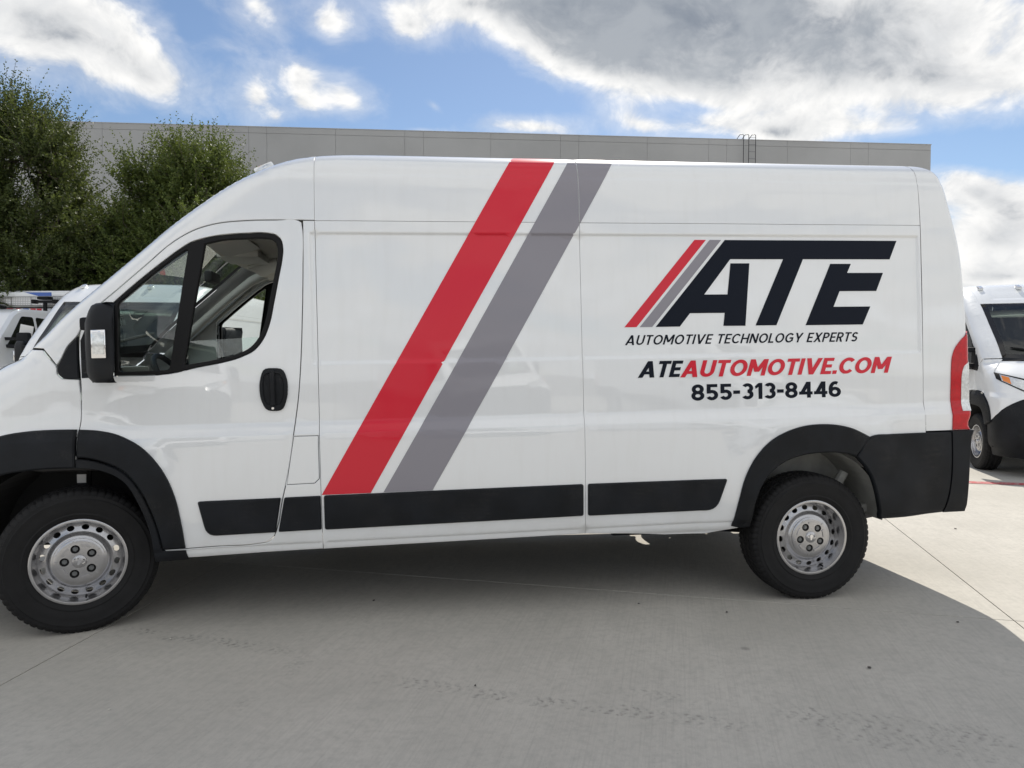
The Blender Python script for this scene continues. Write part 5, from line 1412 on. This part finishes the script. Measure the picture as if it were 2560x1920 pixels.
    MB().box((-0.99, 0, 1.05), (0.08, 1.5, 0.36), bev=0.03).obj('grille', 'darksteel', t)
    for sg in (-1, 1): MB().box((-0.97, sg*0.82, 1.10), (0.14, 0.28, 0.24), bev=0.05).obj('headlight', 'clear_lens', t, smooth=True, auto=40)
    # service body: front face stands just behind the cab
    MB().box((4.40, 0, 1.45), (4.0, 2.30, 1.65), bev=0.03).obj('service_body', 'white', t, smooth=True, auto=30)
    MB().box((4.40, 0, 2.305), (4.06, 2.36, 0.03), bev=0.006).obj('ledge', 'tub', t)
    for k in range(6):
        MB().box((2.418, 0.98-0.392*k, 2.405), (0.03, 0.384, 0.16), bev=0.004).obj('diamond_plate', 'diamond', t)
    MB().box((4.43, 0, 2.40), (3.98, 2.28, 0.17)).obj('plate_backing', 'tub', t)
    MB().box((4.40, 0, 2.535), (4.04, 2.34, 0.09), bev=0.02).obj('roof_band', 'white', t, smooth=True, auto=30)
    MB().box((4.60, 0, 2.615), (3.6, 2.1, 0.07), bev=0.03).obj('roof_cap', 'white', t, smooth=True, auto=30)
    for k, (yy_, wd, mt) in enumerate(((0.42, 0.13, 'red_vinyl'), (0.25, 0.09, 'red_vinyl'), (0.10, 0.11, 'blue'), (-0.04, 0.10, 'red_vinyl'), (-0.16, 0.09, 'red_vinyl'))):
        MB().box((2.396, yy_, 2.235), (0.008, wd, 0.06)).obj('reflective_square', mt, t)
    b = MB().add([(2.376, 0.10, 2.572), (2.376, -0.42, 2.572), (2.376, -0.42, 2.502), (2.376, -0.16, 2.502), (2.384, 0.10, 2.572), (2.384, -0.42, 2.572), (2.384, -0.42, 2.502), (2.384, -0.16, 2.502)],
                 [(0, 1, 2, 3), (7, 6, 5, 4), (0, 4, 5, 1), (1, 5, 6, 2), (2, 6, 7, 3), (3, 7, 4, 0)]); b.obj('blue_swoosh', 'blue', t)
    b = MB(); b.box((2.20, -0.42, 2.38), (0.10, 0.40, 0.045), bev=0.02); b.box((2.20, -0.42, 2.445), (0.16, 0.22, 0.06), bev=0.025); b.box((2.20, -0.22, 2.38), (0.13, 0.07, 0.08), bev=0.02); b.box((2.20, -0.62, 2.38), (0.13, 0.07, 0.08), bev=0.02)
    b.box((2.20, -0.42, 2.27), (0.05, 0.05, 0.2)); b.obj('light_bar', 'seal', t, smooth=True, auto=40)
    b = MB(); b.box((2.2, 0, 0.55), (6.0, 1.2, 0.2)); b.obj('chassis', 'liner', t)
    return t
truck(19.6)

# ------------------------------------------------------------------ small stones on the concrete
M['stone'] = mat('dark_pebble', (0.08, 0.075, 0.07), 0.9, vary=0.3)
M['litter'] = mat('pale_scrap', (0.7, 0.68, 0.62), 0.8)
def pebble(x, y, s, lb, m='stone', seed=0):
    r = np.random.default_rng(seed); V = []; F = []; nr, nc = 5, 9
    for i in range(nr+1):
        ph = math.pi*i/nr
        for k in range(nc):
            th = 2*math.pi*k/nc; q = s*0.5*(1+0.22*r.normal()) if 0 < i < nr else s*0.5
            V.append((q*1.5*math.sin(ph)*math.cos(th), q*math.sin(ph)*math.sin(th), 0.55*s+0.55*q*math.cos(ph)))
    for i in range(nr):
        for k in range(nc): F.append((i*nc+k, (i+1)*nc+k, (i+1)*nc+(k+1) % nc, i*nc+(k+1) % nc))
    o = mesh_obj('pebble' if m == 'stone' else 'paper_scrap', V, F, m); o.location = (x, y, 0.0005); o.rotation_euler[2] = r.uniform(0, 6)
    tag(o, lb, 'pebble' if m == 'stone' else 'scrap', 'small stones on the concrete' if m == 'stone' else 'pale scraps on the concrete')
pebble(3.767, -1.915, 0.013, 'flat dark pebble alone in the open shade, nearer than the rear wheel', seed=1)
pebble(4.60, -1.451, 0.010, 'small dark pebble just inside the van\'s shadow corner', seed=2)
pebble(3.442, -1.143, 0.010, 'tiny dark pebble on the concrete just left of the rear tyre', seed=3)
pebble(3.001, -0.942, 0.009, 'tiny dark pebble between the concrete joint and the van\'s sill', seed=4)
pebble(1.982, -1.854, 0.009, 'tiny round black pebble beside the long tyre print', seed=5)
pebble(6.209, 0.494, 0.013, 'dark pebble on the sunlit concrete behind the rear bumper', seed=6)
pebble(1.491, -0.694, 0.012, 'dark pebble in the deep shade under the front door', seed=7)
pebble(0.517, -1.138, 0.008, 'small white scrap on the tyre print near the front wheel', 'litter', 8)
pebble(0.522, -1.868, 0.006, 'tiny white scrap in the lower left of the concrete', 'litter', 9)
